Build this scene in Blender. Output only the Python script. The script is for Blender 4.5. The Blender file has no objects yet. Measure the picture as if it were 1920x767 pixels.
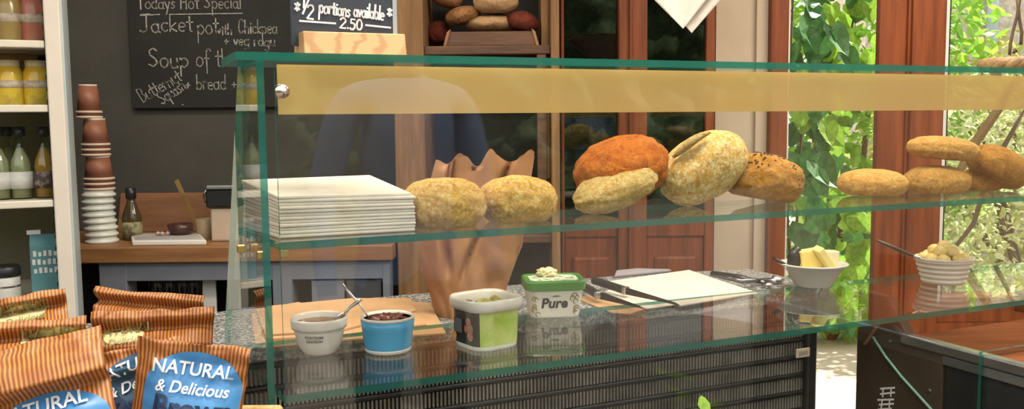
import bpy, bmesh, math, random
import numpy as np
from mathutils import Vector, Matrix, noise

random.seed(7)
scn = bpy.context.scene
col = scn.collection
# ------------------------------------------------------------------ camera
F, W, H = 1700.0, 1920.0, 767.0
PITCH, ROLL = math.atan(158 / 1700.0), 0.0100
CAM = Vector((0, 0, 1.42))
cf = Vector((0, math.cos(PITCH), -math.sin(PITCH)))
_r0 = Vector((1, 0, 0)); _u0 = _r0.cross(cf)
cr = _r0 * math.cos(ROLL) - _u0 * math.sin(ROLL)
cu = cr.cross(cf)
cam_data = bpy.data.cameras.new('camera')
cam = bpy.data.objects.new('camera', cam_data)
col.objects.link(cam)
cam.matrix_world = Matrix(((cr.x, cu.x, -cf.x, CAM.x), (cr.y, cu.y, -cf.y, CAM.y), (cr.z, cu.z, -cf.z, CAM.z), (0, 0, 0, 1)))
cam_data.sensor_width = 36.0
cam_data.lens = F / W * 36.0
cam_data.clip_start = 0.05
scn.camera = cam
# ------------------------------------------------------------------ world, sun, fill lights, exposure
world = bpy.data.worlds.new('sky'); scn.world = world
world.use_nodes = True
bg = world.node_tree.nodes['Background']
bg.inputs[0].default_value = (1.0, 0.985, 0.95, 1)
bg.inputs[1].default_value = 1.25
sun_d = bpy.data.lights.new('sun', 'SUN'); sun_d.energy = 7.5; sun_d.angle = 0.01; sun_d.color = (1.0, 0.94, 0.82)
sun = bpy.data.objects.new('sun', sun_d); col.objects.link(sun)
sun.rotation_euler = Vector((-0.75, -0.30, -0.85)).to_track_quat('-Z', 'Y').to_euler()
for lx, ly in ((0.3, 1.35), (-1.2, 2.6), (1.6, 2.2)):  # unseen warm area lights added below the ceiling to brighten the shop
    ld = bpy.data.lights.new('fill_area_light', 'AREA'); ld.shape = 'RECTANGLE'; ld.size = 1.1; ld.size_y = 0.35
    ld.energy = 30 if lx > 0 else 14; ld.color = (1.0, 0.9, 0.74)
    lo = bpy.data.objects.new('fill_area_light', ld); col.objects.link(lo); lo.location = (lx, ly, 2.78)
vs = scn.view_settings
vs.view_transform = 'Standard'; vs.look = 'None'; vs.gamma = 1.0; vs.use_curve_mapping = False
vs.exposure = 0.8
scn.cycles.transparent_max_bounces = 24
scn.cycles.max_bounces = 10


# ------------------------------------------------------------------ pixel rays -> world points
def ray(x, y): return cf + cr * ((x - 960) / F) - cu * ((y - 383.5) / F)
def atz(x, y, z): d = ray(x, y); return CAM + d * ((z - CAM.z) / d.z)
def aty(x, y, Y): d = ray(x, y); return CAM + d * (Y / d.y)
def onp(x, y, P, n): d = ray(x, y); return CAM + d * ((P - CAM).dot(n) / d.dot(n))
def XA(px, Y, py=300): return aty(px, py, Y).x
def ZA(py, Y, px=960): return aty(px, py, Y).z


P0 = Vector((-0.362, 1.35, 0)); UX = Vector((0.914, 0.405, 0)).normalized(); VX = Vector((-UX.y, UX.x, 0)); UP = Vector((0, 0, 1))
def S(s, t, z=0.0): return P0 + UX * s + VX * t + UP * z
ZS, ZM, ZT, ZG = 1.003, 1.240, 1.510, 0.991      # lower shelf, upper shelf, underside of top pane, granite


# ------------------------------------------------------------------ materials
MATS = {}
def nn(nt, typ, **kw):
    n = nt.nodes.new(typ)
    for k, v in kw.items(): setattr(n, k, v)
    return n

def M(name, c1, c2=None, scale=8.0, rough=0.6, bump=0.0, metal=0.0, stretch=(1, 1, 1), detail=6.0, lo=0.35, hi=0.65, bscale=None, c3=None, transl=0.0, spec=0.5, coat=0.0, pattern='noise'):
    if name in MATS: return MATS[name]
    m = bpy.data.materials.new(name); m.use_nodes = True; nt = m.node_tree
    b = nt.nodes['Principled BSDF']
    b.inputs['Roughness'].default_value = rough; b.inputs['Metallic'].default_value = metal
    b.inputs['Specular IOR Level'].default_value = spec; b.inputs['Coat Weight'].default_value = coat
    tc = nn(nt, 'ShaderNodeTexCoord'); mp = nn(nt, 'ShaderNodeMapping'); mp.inputs['Scale'].default_value = stretch
    nt.links.new(tc.outputs['Object'], mp.inputs['Vector'])
    if pattern == 'wood':
        tx = nn(nt, 'ShaderNodeTexWave'); tx.inputs['Scale'].default_value = scale; tx.inputs['Distortion'].default_value = 7.0
        tx.inputs['Detail'].default_value = 3.0; tx.inputs['Detail Scale'].default_value = 1.2; fac = tx.outputs['Fac']
    elif pattern == 'voronoi':
        tx = nn(nt, 'ShaderNodeTexVoronoi'); tx.inputs['Scale'].default_value = scale; fac = tx.outputs['Color']
    else:
        tx = nn(nt, 'ShaderNodeTexNoise'); tx.inputs['Scale'].default_value = scale; tx.inputs['Detail'].default_value = detail; tx.inputs['Roughness'].default_value = 0.62; fac = tx.outputs['Fac']
    nt.links.new(mp.outputs[0], tx.inputs['Vector'])
    if c2 is None: c2 = tuple(x * 0.86 for x in c1)
    rp = nn(nt, 'ShaderNodeValToRGB'); e = rp.color_ramp.elements
    e[0].position = lo; e[0].color = (*c1, 1); e[1].position = hi; e[1].color = (*c2, 1)
    if c3: k = rp.color_ramp.elements.new((lo + hi) / 2); k.color = (*c3, 1)
    nt.links.new(fac, rp.inputs[0]); nt.links.new(rp.outputs[0], b.inputs['Base Color'])
    if bump:
        t2 = nn(nt, 'ShaderNodeTexNoise'); t2.inputs['Scale'].default_value = bscale or scale * 3; t2.inputs['Detail'].default_value = 6.0
        nt.links.new(mp.outputs[0], t2.inputs['Vector'])
        bp = nn(nt, 'ShaderNodeBump'); bp.inputs['Strength'].default_value = bump; bp.inputs['Distance'].default_value = 0.01
        nt.links.new(t2.outputs['Fac'], bp.inputs['Height']); nt.links.new(bp.outputs[0], b.inputs['Normal'])
    if transl:
        tr = nn(nt, 'ShaderNodeBsdfTranslucent'); mx = nn(nt, 'ShaderNodeMixShader'); mx.inputs[0].default_value = transl
        nt.links.new(rp.outputs[0], tr.inputs[0]); nt.links.new(b.outputs[0], mx.inputs[1]); nt.links.new(tr.outputs[0], mx.inputs[2])
        nt.links.new(mx.outputs[0], nt.nodes['Material Output'].inputs[0])
    MATS[name] = m
    return m

def glass(name, tint=(0.985, 0.992, 0.985), refl=1.0, body=None, bodyfac=0.0):
    m = bpy.data.materials.new(name); m.use_nodes = True; nt = m.node_tree; nt.nodes.clear()
    out = nn(nt, 'ShaderNodeOutputMaterial'); g = nn(nt, 'ShaderNodeNewGeometry')
    dot = nn(nt, 'ShaderNodeVectorMath', operation='DOT_PRODUCT')
    nt.links.new(g.outputs['Incoming'], dot.inputs[0]); nt.links.new(g.outputs['Normal'], dot.inputs[1])
    def mth(op, a, b=None):
        n = nn(nt, 'ShaderNodeMath', operation=op)
        for i, v in enumerate((a, b)):
            if v is None: continue
            if isinstance(v, (int, float)): n.inputs[i].default_value = v
            else: nt.links.new(v, n.inputs[i])
        return n.outputs[0]
    c = mth('ABSOLUTE', dot.outputs['Value'])
    k = mth('POWER', mth('SUBTRACT', 1.0, c), 5.0)
    fr = mth('MULTIPLY', mth('ADD', mth('MULTIPLY', k, 0.96), 0.04), refl)
    tr = nn(nt, 'ShaderNodeBsdfTransparent'); tr.inputs[0].default_value = (*tint, 1)
    gl = nn(nt, 'ShaderNodeBsdfGlossy'); gl.inputs['Roughness'].default_value = 0.0; gl.inputs[0].default_value = (1, 1, 1, 1)
    base = tr.outputs[0]
    if body:
        df = nn(nt, 'ShaderNodeBsdfDiffuse'); df.inputs[0].default_value = (*body, 1)
        tl = nn(nt, 'ShaderNodeBsdfTranslucent'); tl.inputs[0].default_value = (*body, 1)
        m1 = nn(nt, 'ShaderNodeMixShader'); m1.inputs[0].default_value = 0.55
        nt.links.new(df.outputs[0], m1.inputs[1]); nt.links.new(tl.outputs[0], m1.inputs[2])
        m2 = nn(nt, 'ShaderNodeMixShader'); m2.inputs[0].default_value = bodyfac
        nt.links.new(base, m2.inputs[1]); nt.links.new(m1.outputs[0], m2.inputs[2]); base = m2.outputs[0]
    mx = nn(nt, 'ShaderNodeMixShader')
    nt.links.new(fr, mx.inputs[0]); nt.links.new(base, mx.inputs[1]); nt.links.new(gl.outputs[0], mx.inputs[2])
    nt.links.new(mx.outputs[0], out.inputs[0])
    MATS[name] = m
    return m

GL = glass('clear_glass'); GLW = glass('window_glass', (0.97, 0.985, 0.98)); GLB = glass('bottle_glass', (0.8, 0.86, 0.72))
GLD = glass('door_glass', (0.55, 0.58, 0.55), 1.2); GLT = glass('tumbler_glass', (0.9, 0.92, 0.92), 1.6)
GEDGE = glass('glass_edge', (0.30, 0.78, 0.68), 1.0, (0.035, 0.235, 0.19), 0.62)
STRIP = glass('cream_header_film', (1.0, 0.90, 0.62), 0.6, (0.88, 0.69, 0.34), 0.68)


def stripe_mat(name, c1, c2, freq):
    m = bpy.data.materials.new(name); m.use_nodes = True; nt = m.node_tree; b = nt.nodes['Principled BSDF']
    uv = nn(nt, 'ShaderNodeUVMap'); sp = nn(nt, 'ShaderNodeSeparateXYZ'); nt.links.new(uv.outputs[0], sp.inputs[0])
    a = nn(nt, 'ShaderNodeMath', operation='MULTIPLY'); a.inputs[1].default_value = freq * math.tau; nt.links.new(sp.outputs[0], a.inputs[0])
    s = nn(nt, 'ShaderNodeMath', operation='SINE'); nt.links.new(a.outputs[0], s.inputs[0])
    rp = nn(nt, 'ShaderNodeMapRange'); rp.inputs[1].default_value = -0.4; rp.inputs[2].default_value = 0.7; nt.links.new(s.outputs[0], rp.inputs[0])
    nz = nn(nt, 'ShaderNodeTexNoise'); nz.inputs['Scale'].default_value = 30; nt.links.new(uv.outputs[0], nz.inputs['Vector'])
    mul = nn(nt, 'ShaderNodeMath', operation='MULTIPLY'); nt.links.new(rp.outputs[0], mul.inputs[0]); nt.links.new(nz.outputs['Fac'], mul.inputs[1])
    m2 = nn(nt, 'ShaderNodeMath', operation='MULTIPLY'); m2.inputs[1].default_value = 1.7; m2.use_clamp = True; nt.links.new(mul.outputs[0], m2.inputs[0])
    mx = nn(nt, 'ShaderNodeMix', data_type='RGBA'); nt.links.new(m2.outputs[0], mx.inputs[0])
    mx.inputs[6].default_value = (*c1, 1); mx.inputs[7].default_value = (*c2, 1)
    nt.links.new(mx.outputs[2], b.inputs['Base Color']); b.inputs['Roughness'].default_value = 0.5
    return m


# ------------------------------------------------------------------ mesh building
class MB:
    def __init__(s): s.v = []; s.f = []; s.uv = None; s.mi = None
    def add(s, vs, fs):
        o = len(s.v); s.v += [Vector(p) for p in vs]; s.f += [tuple(i + o for i in f) for f in fs]; return s
    def obox(s, o, a, b, c):          # corner + three edge vectors
        o, a, b, c = map(Vector, (o, a, b, c))
        if a.cross(b).dot(c) < 0: a, b = b, a
        p = [o, o + a, o + a + b, o + b, o + c, o + a + c, o + a + b + c, o + b + c]
        return s.add(p, [(3, 2, 1, 0), (4, 5, 6, 7), (0, 1, 5, 4), (1, 2, 6, 5), (2, 3, 7, 6), (3, 0, 4, 7)])
    def box(s, x0, x1, y0, y1, z0, z1): return s.obox((x0, y0, z0), (x1 - x0, 0, 0), (0, y1 - y0, 0), (0, 0, z1 - z0))
    def prism(s, poly, ext):          # polygon (list of points) extruded by a vector
        n = len(poly); poly = [Vector(p) for p in poly]; ext = Vector(ext)
        nrm = sum((poly[i].cross(poly[(i + 1) % n]) for i in range(n)), Vector())
        if nrm.dot(ext) < 0: poly = poly[::-1]
        return s.add(poly + [p + ext for p in poly], [tuple(range(n - 1, -1, -1)), tuple(range(n, 2 * n))] + [(i, (i + 1) % n, n + (i + 1) % n, n + i) for i in range(n)])
    def lathe(s, prof, c=(0, 0, 0), ax=UP, n=28, sx=1.0, sy=1.0, ref=None):
        c = Vector(c); ax = Vector(ax).normalized()
        e1 = ax.orthogonal().normalized() if ref is None else Vector(ref); e2 = ax.cross(e1)
        vs = []; fs = []
        for r, h in prof:
            for k in range(n):
                a = math.tau * k / n; vs.append(c + ax * h + e1 * (math.cos(a) * r * sx) + e2 * (math.sin(a) * r * sy))
        for i in range(len(prof) - 1):
            for k in range(n):
                k2 = (k + 1) % n; fs.append((i * n + k, i * n + k2, (i + 1) * n + k2, (i + 1) * n + k))
        if prof[0][0] > 1e-5: fs.append(tuple(range(n - 1, -1, -1)))
        if prof[-1][0] > 1e-5: fs.append(tuple((len(prof) - 1) * n + k for k in range(n)))
        return s.add(vs, fs)
    def tube(s, pts, r, n=8):
        pts = [Vector(p) for p in pts]; m = len(pts); rs = r if isinstance(r, (list, tuple)) else [r] * m
        vs = []; fs = []; e = None
        for i, p in enumerate(pts):
            d = (pts[min(i + 1, m - 1)] - pts[max(i - 1, 0)]).normalized()
            e = d.orthogonal().normalized() if e is None else (e - d * e.dot(d)).normalized()
            g = d.cross(e)
            for k in range(n):
                a = math.tau * k / n; vs.append(p + (e * math.cos(a) + g * math.sin(a)) * rs[i])
        for i in range(m - 1):
            for k in range(n): k2 = (k + 1) % n; fs.append((i * n + k, i * n + k2, (i + 1) * n + k2, (i + 1) * n + k))
        fs.append(tuple(range(n - 1, -1, -1))); fs.append(tuple((m - 1) * n + k for k in range(n)))
        return s.add(vs, fs)
    def grid(s, fn, nu, nv):
        vs = [fn(i / nu, j / nv) for j in range(nv + 1) for i in range(nu + 1)]
        return s.add(vs, [(j * (nu + 1) + i, j * (nu + 1) + i + 1, (j + 1) * (nu + 1) + i + 1, (j + 1) * (nu + 1) + i) for j in range(nv) for i in range(nu)])
    def build(s, name, m, parent=None, smooth=False, bev=0.0, kind=None, label=None, solid=0.0, subsurf=0, mats=None, matfn=None):
        me = bpy.data.meshes.new(name)
        base = Vector(parent_base(parent)) if parent else (sum(s.v, Vector()) / len(s.v) if False else Vector())
        me.from_pydata([tuple(p - base) for p in s.v], [], s.f); me.update()
        if s.uv is not None:
            l = me.uv_layers.new(name='UVMap')
            for lp in me.loops: l.data[lp.index].uv = s.uv[lp.vertex_index]
        if mats:
            for k in mats: me.materials.append(k)
            for p in me.polygons: p.material_index = matfn(p)
        elif m: me.materials.append(m)
        if smooth: me.polygons.foreach_set('use_smooth', [True] * len(me.polygons))
        o = bpy.data.objects.new(name, me); col.objects.link(o)
        if parent: o.parent = parent
        if bev:
            b = o.modifiers.new('bevel', 'BEVEL'); b.width = bev; b.segments = 2; b.limit_method = 'ANGLE'
        if solid:
            b = o.modifiers.new('thick', 'SOLIDIFY'); b.thickness = solid; b.offset = 0
        if subsurf:
            b = o.modifiers.new('sub', 'SUBSURF'); b.levels = subsurf; b.render_levels = subsurf
        if kind: o['kind'] = kind
        if label: o['label'] = label
        return o

def parent_base(p):
    b = Vector(p.location)
    while p.parent: p = p.parent; b = b + Vector(p.location)
    return b

def thing(name, label, cat, loc=(0, 0, 0), group=None, kind=None):
    o = bpy.data.objects.new(name, None); col.objects.link(o); o.location = loc; o.empty_display_size = 0.05
    o['label'] = label
    if kind: o['kind'] = kind
    else: o['category'] = cat
    if group: o['group'] = group
    return o

def tag(o, label, cat, group=None):
    o['label'] = label; o['category'] = cat
    if group: o['group'] = group
    return o

def struct(o, label=None):
    o['kind'] = 'structure'
    if label: o['label'] = label
    return o


# ------------------------------------------------------------------ lettering
def Ar(cx, cy, rx, ry, a0, a1, n=9):
    return [(cx + rx * math.cos(math.radians(a0 + (a1 - a0) * k / n)), cy + ry * math.sin(math.radians(a0 + (a1 - a0) * k / n))) for k in range(n + 1)]
ring = Ar(.22, .24, .2, .24, 0, 360, 12)
GLY = {'a': (.52, [Ar(.22, .24, .2, .24, 40, 330), [(.42, .5), (.42, .05), (.5, 0)]]), 'b': (.5, [[(.05, 1), (.05, 0)], Ar(.24, .24, .2, .24, -180, 180, 12)]),
       'c': (.45, [Ar(.24, .25, .2, .25, 50, 310)]), 'd': (.52, [ring, [(.42, 1), (.42, 0)]]), 'e': (.48, [[(.05, .27), (.42, .27)] + Ar(.24, .25, .2, .25, 5, 310)]),
       'f': (.36, [Ar(.3, .8, .15, .2, 20, 180) + [(.15, -.3)], [(0, .5), (.35, .5)]]), 'g': (.52, [ring, [(.42, .5), (.42, -.2)] + Ar(.24, -.2, .18, .2, 0, -150)]),
       'h': (.5, [[(.05, 1), (.05, 0)], Ar(.23, .28, .18, .22, 180, 0) + [(.41, 0)]]), 'i': (.22, [[(.1, .5), (.1, 0)], [(.1, .68), (.1, .74)]]),
       'k': (.45, [[(.05, 1), (.05, 0)], [(.38, .5), (.05, .22), (.4, 0)]]), 'l': (.2, [[(.08, 1), (.08, 0)]]), 'n': (.5, [[(.05, .5), (.05, 0)], Ar(.23, .28, .18, .22, 180, 0) + [(.41, 0)]]),
       'o': (.52, [Ar(.24, .25, .22, .25, 0, 360, 12)]), 'p': (.52, [[(.05, .5), (.05, -.5)], Ar(.25, .25, .2, .25, 180, -180, 12)]), 'q': (.52, [ring, [(.42, .5), (.42, -.45)]]),
       'r': (.38, [[(.05, .5), (.05, 0)], Ar(.22, .3, .17, .2, 180, 40)]), 's': (.42, [[(.35, .45), (.2, .5), (.06, .4), (.2, .27), (.34, .15), (.2, 0), (.03, .06)]]),
       't': (.38, [[(.18, .85), (.18, .06), (.3, 0)], [(0, .55), (.36, .55)]]), 'u': (.5, [[(.05, .5), (.05, .2)] + Ar(.23, .2, .18, .2, 180, 360) + [(.41, .5)], [(.41, .3), (.41, 0)]]),
       'v': (.42, [[(0, .5), (.18, 0), (.36, .5)]]), 'w': (.6, [[(0, .5), (.13, 0), (.26, .4), (.39, 0), (.52, .5)]]), 'y': (.46, [[(.02, .5), (.2, .05)], [(.4, .5), (.1, -.4)]]),
       'T': (.6, [[(0, 1), (.56, 1)], [(.28, 1), (.28, 0)]]), 'J': (.62, [[(.1, 1), (.6, 1)], [(.4, 1), (.4, .2)] + Ar(.2, .2, .2, .2, 0, -150)]), 'H': (.62, [[(.05, 1), (.05, 0)], [(.5, 1), (.5, 0)], [(.05, .5), (.5, .5)]]),
       'S': (.6, [[(.5, .85), (.3, 1), (.1, .85), (.12, .65), (.42, .4), (.48, .2), (.28, 0), (.02, .12)]]), 'C': (.58, [Ar(.3, .5, .27, .5, 45, 315, 12)]),
       'B': (.56, [[(.05, 0), (.05, 1)] + Ar(.2, .77, .25, .23, 90, -90) + Ar(.2, .27, .3, .27, 90, -90) + [(.05, 0)]]), '+': (.5, [[(.05, .3), (.4, .3)], [(.22, .48), (.22, .1)]]), ' ': (.35, []),
       '.': (.25, [[(.1, .05), (.15, .1)]]), '*': (.5, [[(.05, .3), (.4, .7)], [(.4, .3), (.05, .7)], [(.22, .2), (.22, .8)]]), '/': (.4, [[(0, -.1), (.35, 1)]]),
       '1': (.3, [[(.05, .8), (.2, 1), (.2, 0)]]), '2': (.55, [Ar(.25, .75, .22, .25, 170, -30) + [(.02, 0), (.5, 0)]]), '5': (.55, [[(.45, 1), (.12, 1), (.1, .6)] + Ar(.23, .32, .24, .32, 100, -140)]),
       '0': (.58, [Ar(.27, .5, .23, .5, 0, 360, 14)])}

def chalk(mb, text, org, right, up, size, width, squeeze=1.0, jit=0.02, rnd=random.Random(3)):
    nrm = right.cross(up); x = 0.0
    for ch in text:
        adv, strokes = GLY[ch]; dy = rnd.uniform(-jit, jit) * 2
        for st in strokes:
            pts = [org + right * ((x + px + rnd.uniform(-jit, jit)) * size * squeeze) + up * ((py + dy + rnd.uniform(-jit, jit)) * size) for px, py in st]
            for a, b in zip(pts, pts[1:]):
                d = b - a
                if d.length < 1e-6: continue
                d = d.normalized(); sd = nrm.cross(d).normalized() * width * rnd.uniform(.35, .6); e = d * width * .25
                mb.add([a - e - sd, b + e - sd, b + e + sd, a - e + sd], [(0, 1, 2, 3)])
        x += adv * 1.06
    return x * size * squeeze

def text2d(body, size=1.0, bold=0.0, shear=0.0):
    c = bpy.data.curves.new('lettering', 'FONT'); c.body = body; c.size = size; c.offset = bold; c.shear = shear; c.align_x = 'CENTER'; c.resolution_u = 3
    o = bpy.data.objects.new('lettering', c); col.objects.link(o)
    dg = bpy.context.evaluated_depsgraph_get(); me = bpy.data.meshes.new_from_object(o.evaluated_get(dg))
    bm = bmesh.new(); bm.from_mesh(me); bmesh.ops.triangulate(bm, faces=bm.faces)
    vs = [(v.co.x, v.co.y) for v in bm.verts]; fs = [tuple(v.index for v in f.verts) for f in bm.faces]
    bm.free(); bpy.data.objects.remove(o); bpy.data.curves.remove(c); bpy.data.meshes.remove(me)
    return vs, fs

def text_on(mb, body, fn, size, bold=0.0, shear=0.0):
    vs, fs = text2d(body, size, bold, shear); mb.add([fn(x, y) for x, y in vs], fs); return mb


# ------------------------------------------------------------------ common materials
m_wall = M('dark_grey_paint', (0.046, 0.043, 0.036), (0.064, 0.060, 0.051), 3, 0.8, 0.1, bscale=60)
m_floor = M('shop_floor', (0.10, 0.08, 0.06), (0.14, 0.11, 0.09), 4, 0.6)
m_ceil = M('ceiling_paint', (0.62, 0.58, 0.5), None, 3, 0.9)
m_redwood = M('red_brown_wood', (0.13, 0.028, 0.007), (0.25, 0.064, 0.017), 3.0, 0.5, 0.12, spec=.3, stretch=(9, 9, .7), bscale=9)
m_cream = M('cream_plaster', (0.46, 0.355, 0.255), (0.52, 0.41, 0.31), 4, 0.85, 0.1)
m_white = M('white_paint', (0.78, 0.76, 0.72), (0.72, 0.70, 0.65), 6, 0.45)
m_bluegrey = M('blue_grey_paint', (0.155, 0.165, 0.20), (0.185, 0.195, 0.24), 5, 0.6)
m_darkin = M('dark_interior', (0.012, 0.011, 0.010), (0.02, 0.018, 0.016), 5, 0.8)
m_worktop = M('oak_worktop', (0.20, 0.085, 0.028), (0.33, 0.155, 0.06), 3, 0.5, 0.05, stretch=(1, 9, 9))
m_oldwood = M('weathered_wood', (0.15, 0.07, 0.024), (0.30, 0.155, 0.06), 3, 0.7, 0.25, stretch=(8, 8, .8), c3=(0.20, 0.10, 0.036))
m_darkwood = M('dark_wood', (0.07, 0.028, 0.012), (0.13, 0.055, 0.025), 4, 0.6, 0.15, stretch=(1, 8, 8))
m_chalkb = M('chalkboard_black', (0.010, 0.010, 0.009), (0.018, 0.017, 0.016), 4, 0.75)
m_chalk = M('white_chalk', (0.46, 0.44, 0.40), (0.24, 0.23, 0.21), 90, 0.9)
m_chalk2 = M('chalk_pen', (0.85, 0.85, 0.85), (0.7, 0.7, 0.72), 60, 0.8)
m_steel = M('brushed_steel', (0.6, 0.6, 0.6), (0.5, 0.5, 0.5), 20, 0.25, metal=1.0)
m_brass = M('brass', (0.75, 0.55, 0.22), (0.65, 0.45, 0.18), 20, 0.3, metal=1.0)
m_granite = M('speckled_granite', (0.055, 0.055, 0.058), (0.50, 0.49, 0.47), 130, 0.35, detail=3, lo=0.42, hi=0.62, c3=(0.2, 0.2, 0.2))
m_blackpl = M('black_plastic', (0.012, 0.012, 0.013), (0.02, 0.02, 0.02), 10, 0.35)
m_kraft = M('kraft_paper', (0.30, 0.135, 0.055), (0.38, 0.19, 0.085), 7, 0.75, 0.3, bscale=14)
m_kraft2 = M('pale_kraft_paper', (0.43, 0.245, 0.115), (0.50, 0.30, 0.15), 6, 0.75, 0.1)
m_paper = M('white_paper', (0.60, 0.54, 0.45), (0.66, 0.60, 0.51), 9, 0.8)
m_napkin = M('white_napkin', (0.62, 0.555, 0.46), (0.70, 0.635, 0.54), 30, 0.9)
m_ceramic = M('white_ceramic', (0.70, 0.66, 0.58), (0.75, 0.71, 0.64), 6, 0.18)
m_bluecer = M('sky_blue_glaze', (0.075, 0.34, 0.60), (0.10, 0.40, 0.66), 5, 0.2)
m_print = M('black_print', (0.02, 0.02, 0.02), (0.03, 0.03, 0.03), 10, 0.6)
m_paving = M('sunlit_paving', (0.52, 0.43, 0.32), (0.62, 0.53, 0.41), 9, 0.9, 0.4, bscale=20)

# ------------------------------------------------------------------ the setting
YW = 3.75
struct(MB().box(-4.2, 4.6, -1.2, YW + .15, -.1, 0).build('floor', m_floor), 'dark shop floor')
struct(MB().box(-4.2, 4.6, 0.75, YW + .15, 2.9, 3.0).build('ceiling', m_ceil), 'pale shop ceiling')
struct(MB().box(-4.2, XA(1052, YW), YW, YW + .15, 0, 2.9).build('wall_back', m_wall), 'dark grey painted back wall')
struct(MB().box(-4.3, -4.2, -1.2, YW + .15, 0, 2.9).build('wall_left', m_wall), 'dark grey side wall')
# cream pier that runs on outdoors as the flank of the building
xa, xb = XA(1338, YW), XA(1434, YW)
w = struct(MB().box(xa, xb, YW - .02, YW + .25, 0, 2.9).build('wall_pier', m_cream), 'cream plastered pier beside the open doorway')
MB().box(XA(1410, YW), xb + .012, YW - .045, YW - .015, 0, 2.9).build('corner_board', m_cream, w)
struct(MB().box(-.2, xb, YW + .15, 5.6, 2.9, 3.0).build('ceiling_shade', m_ceil), 'unseen roof added outside the glazed doors for shade')  # added roof, keeps sun off the shrubs behind the door panes
struct(MB().box(XA(1437, 3.7), XA(1470, 3.7), 3.66, 3.85, 0, 2.9).build('trim_1', m_redwood, bev=.006), 'narrow red-brown door frame beside the cream pier')
struct(MB().box(XA(1471, 3.7), XA(1476, 3.7), 3.69, 3.75, 0, 2.9).build('trim_2', m_white), 'thin white strip beside the open doorway')

struct(MB().box(xb - .06, xb, YW + .26, 5.6, 0, 2.9).build('wall_sun_block', m_darkwood), 'dark board wall added outside to block the sun')  # added out of doors to stop the sun from the right
struct(MB().box(-.3, xb, 5.6, 5.7, 0, 2.9).build('wall_dark_backing', m_darkwood), 'dark board backing added behind the shrubs')  # added dark backing so the door panes look nearly black
struct(MB().box(-.35, -.28, YW + .15, 5.6, 0, 2.9).build('wall_shade_left', m_darkwood), 'dark board wall added at the left of the shaded space')  # added board closing the shaded space on the left
# glazed doors
d1 = thing('door_1', 'red-brown glazed double door with dark panes', None, (XA(1052, 3.72), 3.7, 0), kind='structure')
def stile(a, b, z0=0, z1=2.5, y0=3.68, y1=3.74, nm='stile'): MB().box(XA(a, 3.7), XA(b, 3.7), y0, y1, z0, z1).build(nm, m_redwood, d1, bev=.005)
stile(1052, 1058); stile(1157, 1180, y0=3.66); stile(1181, 1212); stile(1320, 1337)
MB().box(XA(1176, 3.7), XA(1183, 3.7), 3.645, 3.67, 0, 2.5).build('cover_bead', m_redwood, d1, bev=.004)
for a, b in ((1058, 1157), (1212, 1320)):
    lp_ = MB().box(XA(a, 3.7), XA(b, 3.7), 3.69, 3.73, .12, .96).build('lower_panel', m_redwood, d1, bev=.008)
    MB().box(XA(a, 3.7) + .03, XA(b, 3.7) - .03, 3.675, 3.70, .2, .86).build('raised_field', m_redwood, lp_, bev=.012)
    MB().box(XA(a, 3.7), XA(b, 3.7), 3.68, 3.74, .94, 1.02).build('rail', m_redwood, d1, bev=.005)
    MB().box(XA(a, 3.7), XA(b, 3.7), 3.68, 3.74, 0, .13).build('rail', m_redwood, d1, bev=.005)
    MB().box(XA(a, 3.7), XA(b, 3.7), 3.68, 3.74, 2.35, 2.5).build('rail', m_redwood, d1, bev=.005)
    MB().box(XA(a, 3.7), XA(b, 3.7), 3.705, 3.715, 1.02, 2.35).build('pane', GLD, d1)
struct(MB().box(XA(1052, 3.7), xa, 3.68, 3.9, 2.5, 2.9).build('wall_over_door', m_wall), 'wall above the glazed doors')
# doorway with the ivy and the thick post
d2 = thing('window_1', 'full-height clear pane looking out on ivy', None, (XA(1476, 3.72), 3.72, 0), kind='structure')
MB().box(XA(1476, 3.7), XA(1648, 3.6), 3.715, 3.721, .02, 2.6).build('pane', GLW, d2)
p = thing('trim_3', 'thick red-brown corner post between the two windows', None, (XA(1705, 3.45), 3.5, 0), kind='structure')
MB().box(XA(1649, 3.4), XA(1702, 3.4), 3.43, 3.47, 0, 2.9).build('post_board', m_redwood, p, bev=.005)
MB().box(XA(1704, 3.4), XA(1767, 3.4), 3.40, 3.48, 0, 2.9).build('post_board', m_redwood, p, bev=.005)
MB().box(XA(1699, 3.4), XA(1706, 3.4), 3.415, 3.45, 0, 2.9).build('bead', m_redwood, p, bev=.003)
w2 = thing('window_2', 'large clear window with thin grey frame beside the thick post', None, (XA(1775, 3.5), 3.5, 0), kind='structure')
MB().box(XA(1768, 3.45), XA(1774, 3.45), 3.46, 3.56, .7, 2.7).build('frame', m_white, w2)
MB().box(XA(1774.5, 3.45), XA(1779, 3.45), 3.47, 3.55, .7, 2.7).build('gasket', m_blackpl, w2)
MB().box(XA(1779, 3.45), 4.4, 3.50, 3.506, .72, 2.7).build('pane', GLW, w2)
MB().box(XA(1768, 3.45), 4.4, 3.46, 3.56, .62, .72).build('sill', m_redwood, w2, bev=.005)
struct(MB().box(XA(1768, 3.45), 4.4, 3.46, 3.60, 0, .62).build('wall_under_window', m_redwood), 'red-brown boarded wall below the window')
struct(MB().box(XA(1437, 3.45), 4.6, 3.46, 3.9, 2.7, 2.9).build('wall_over_window', m_cream), 'lintel above the windows')
struct(MB().box(4.4, 4.6, -.2, 3.6, 0, 2.9).build('wall_right', m_cream), 'cream side wall')

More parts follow.
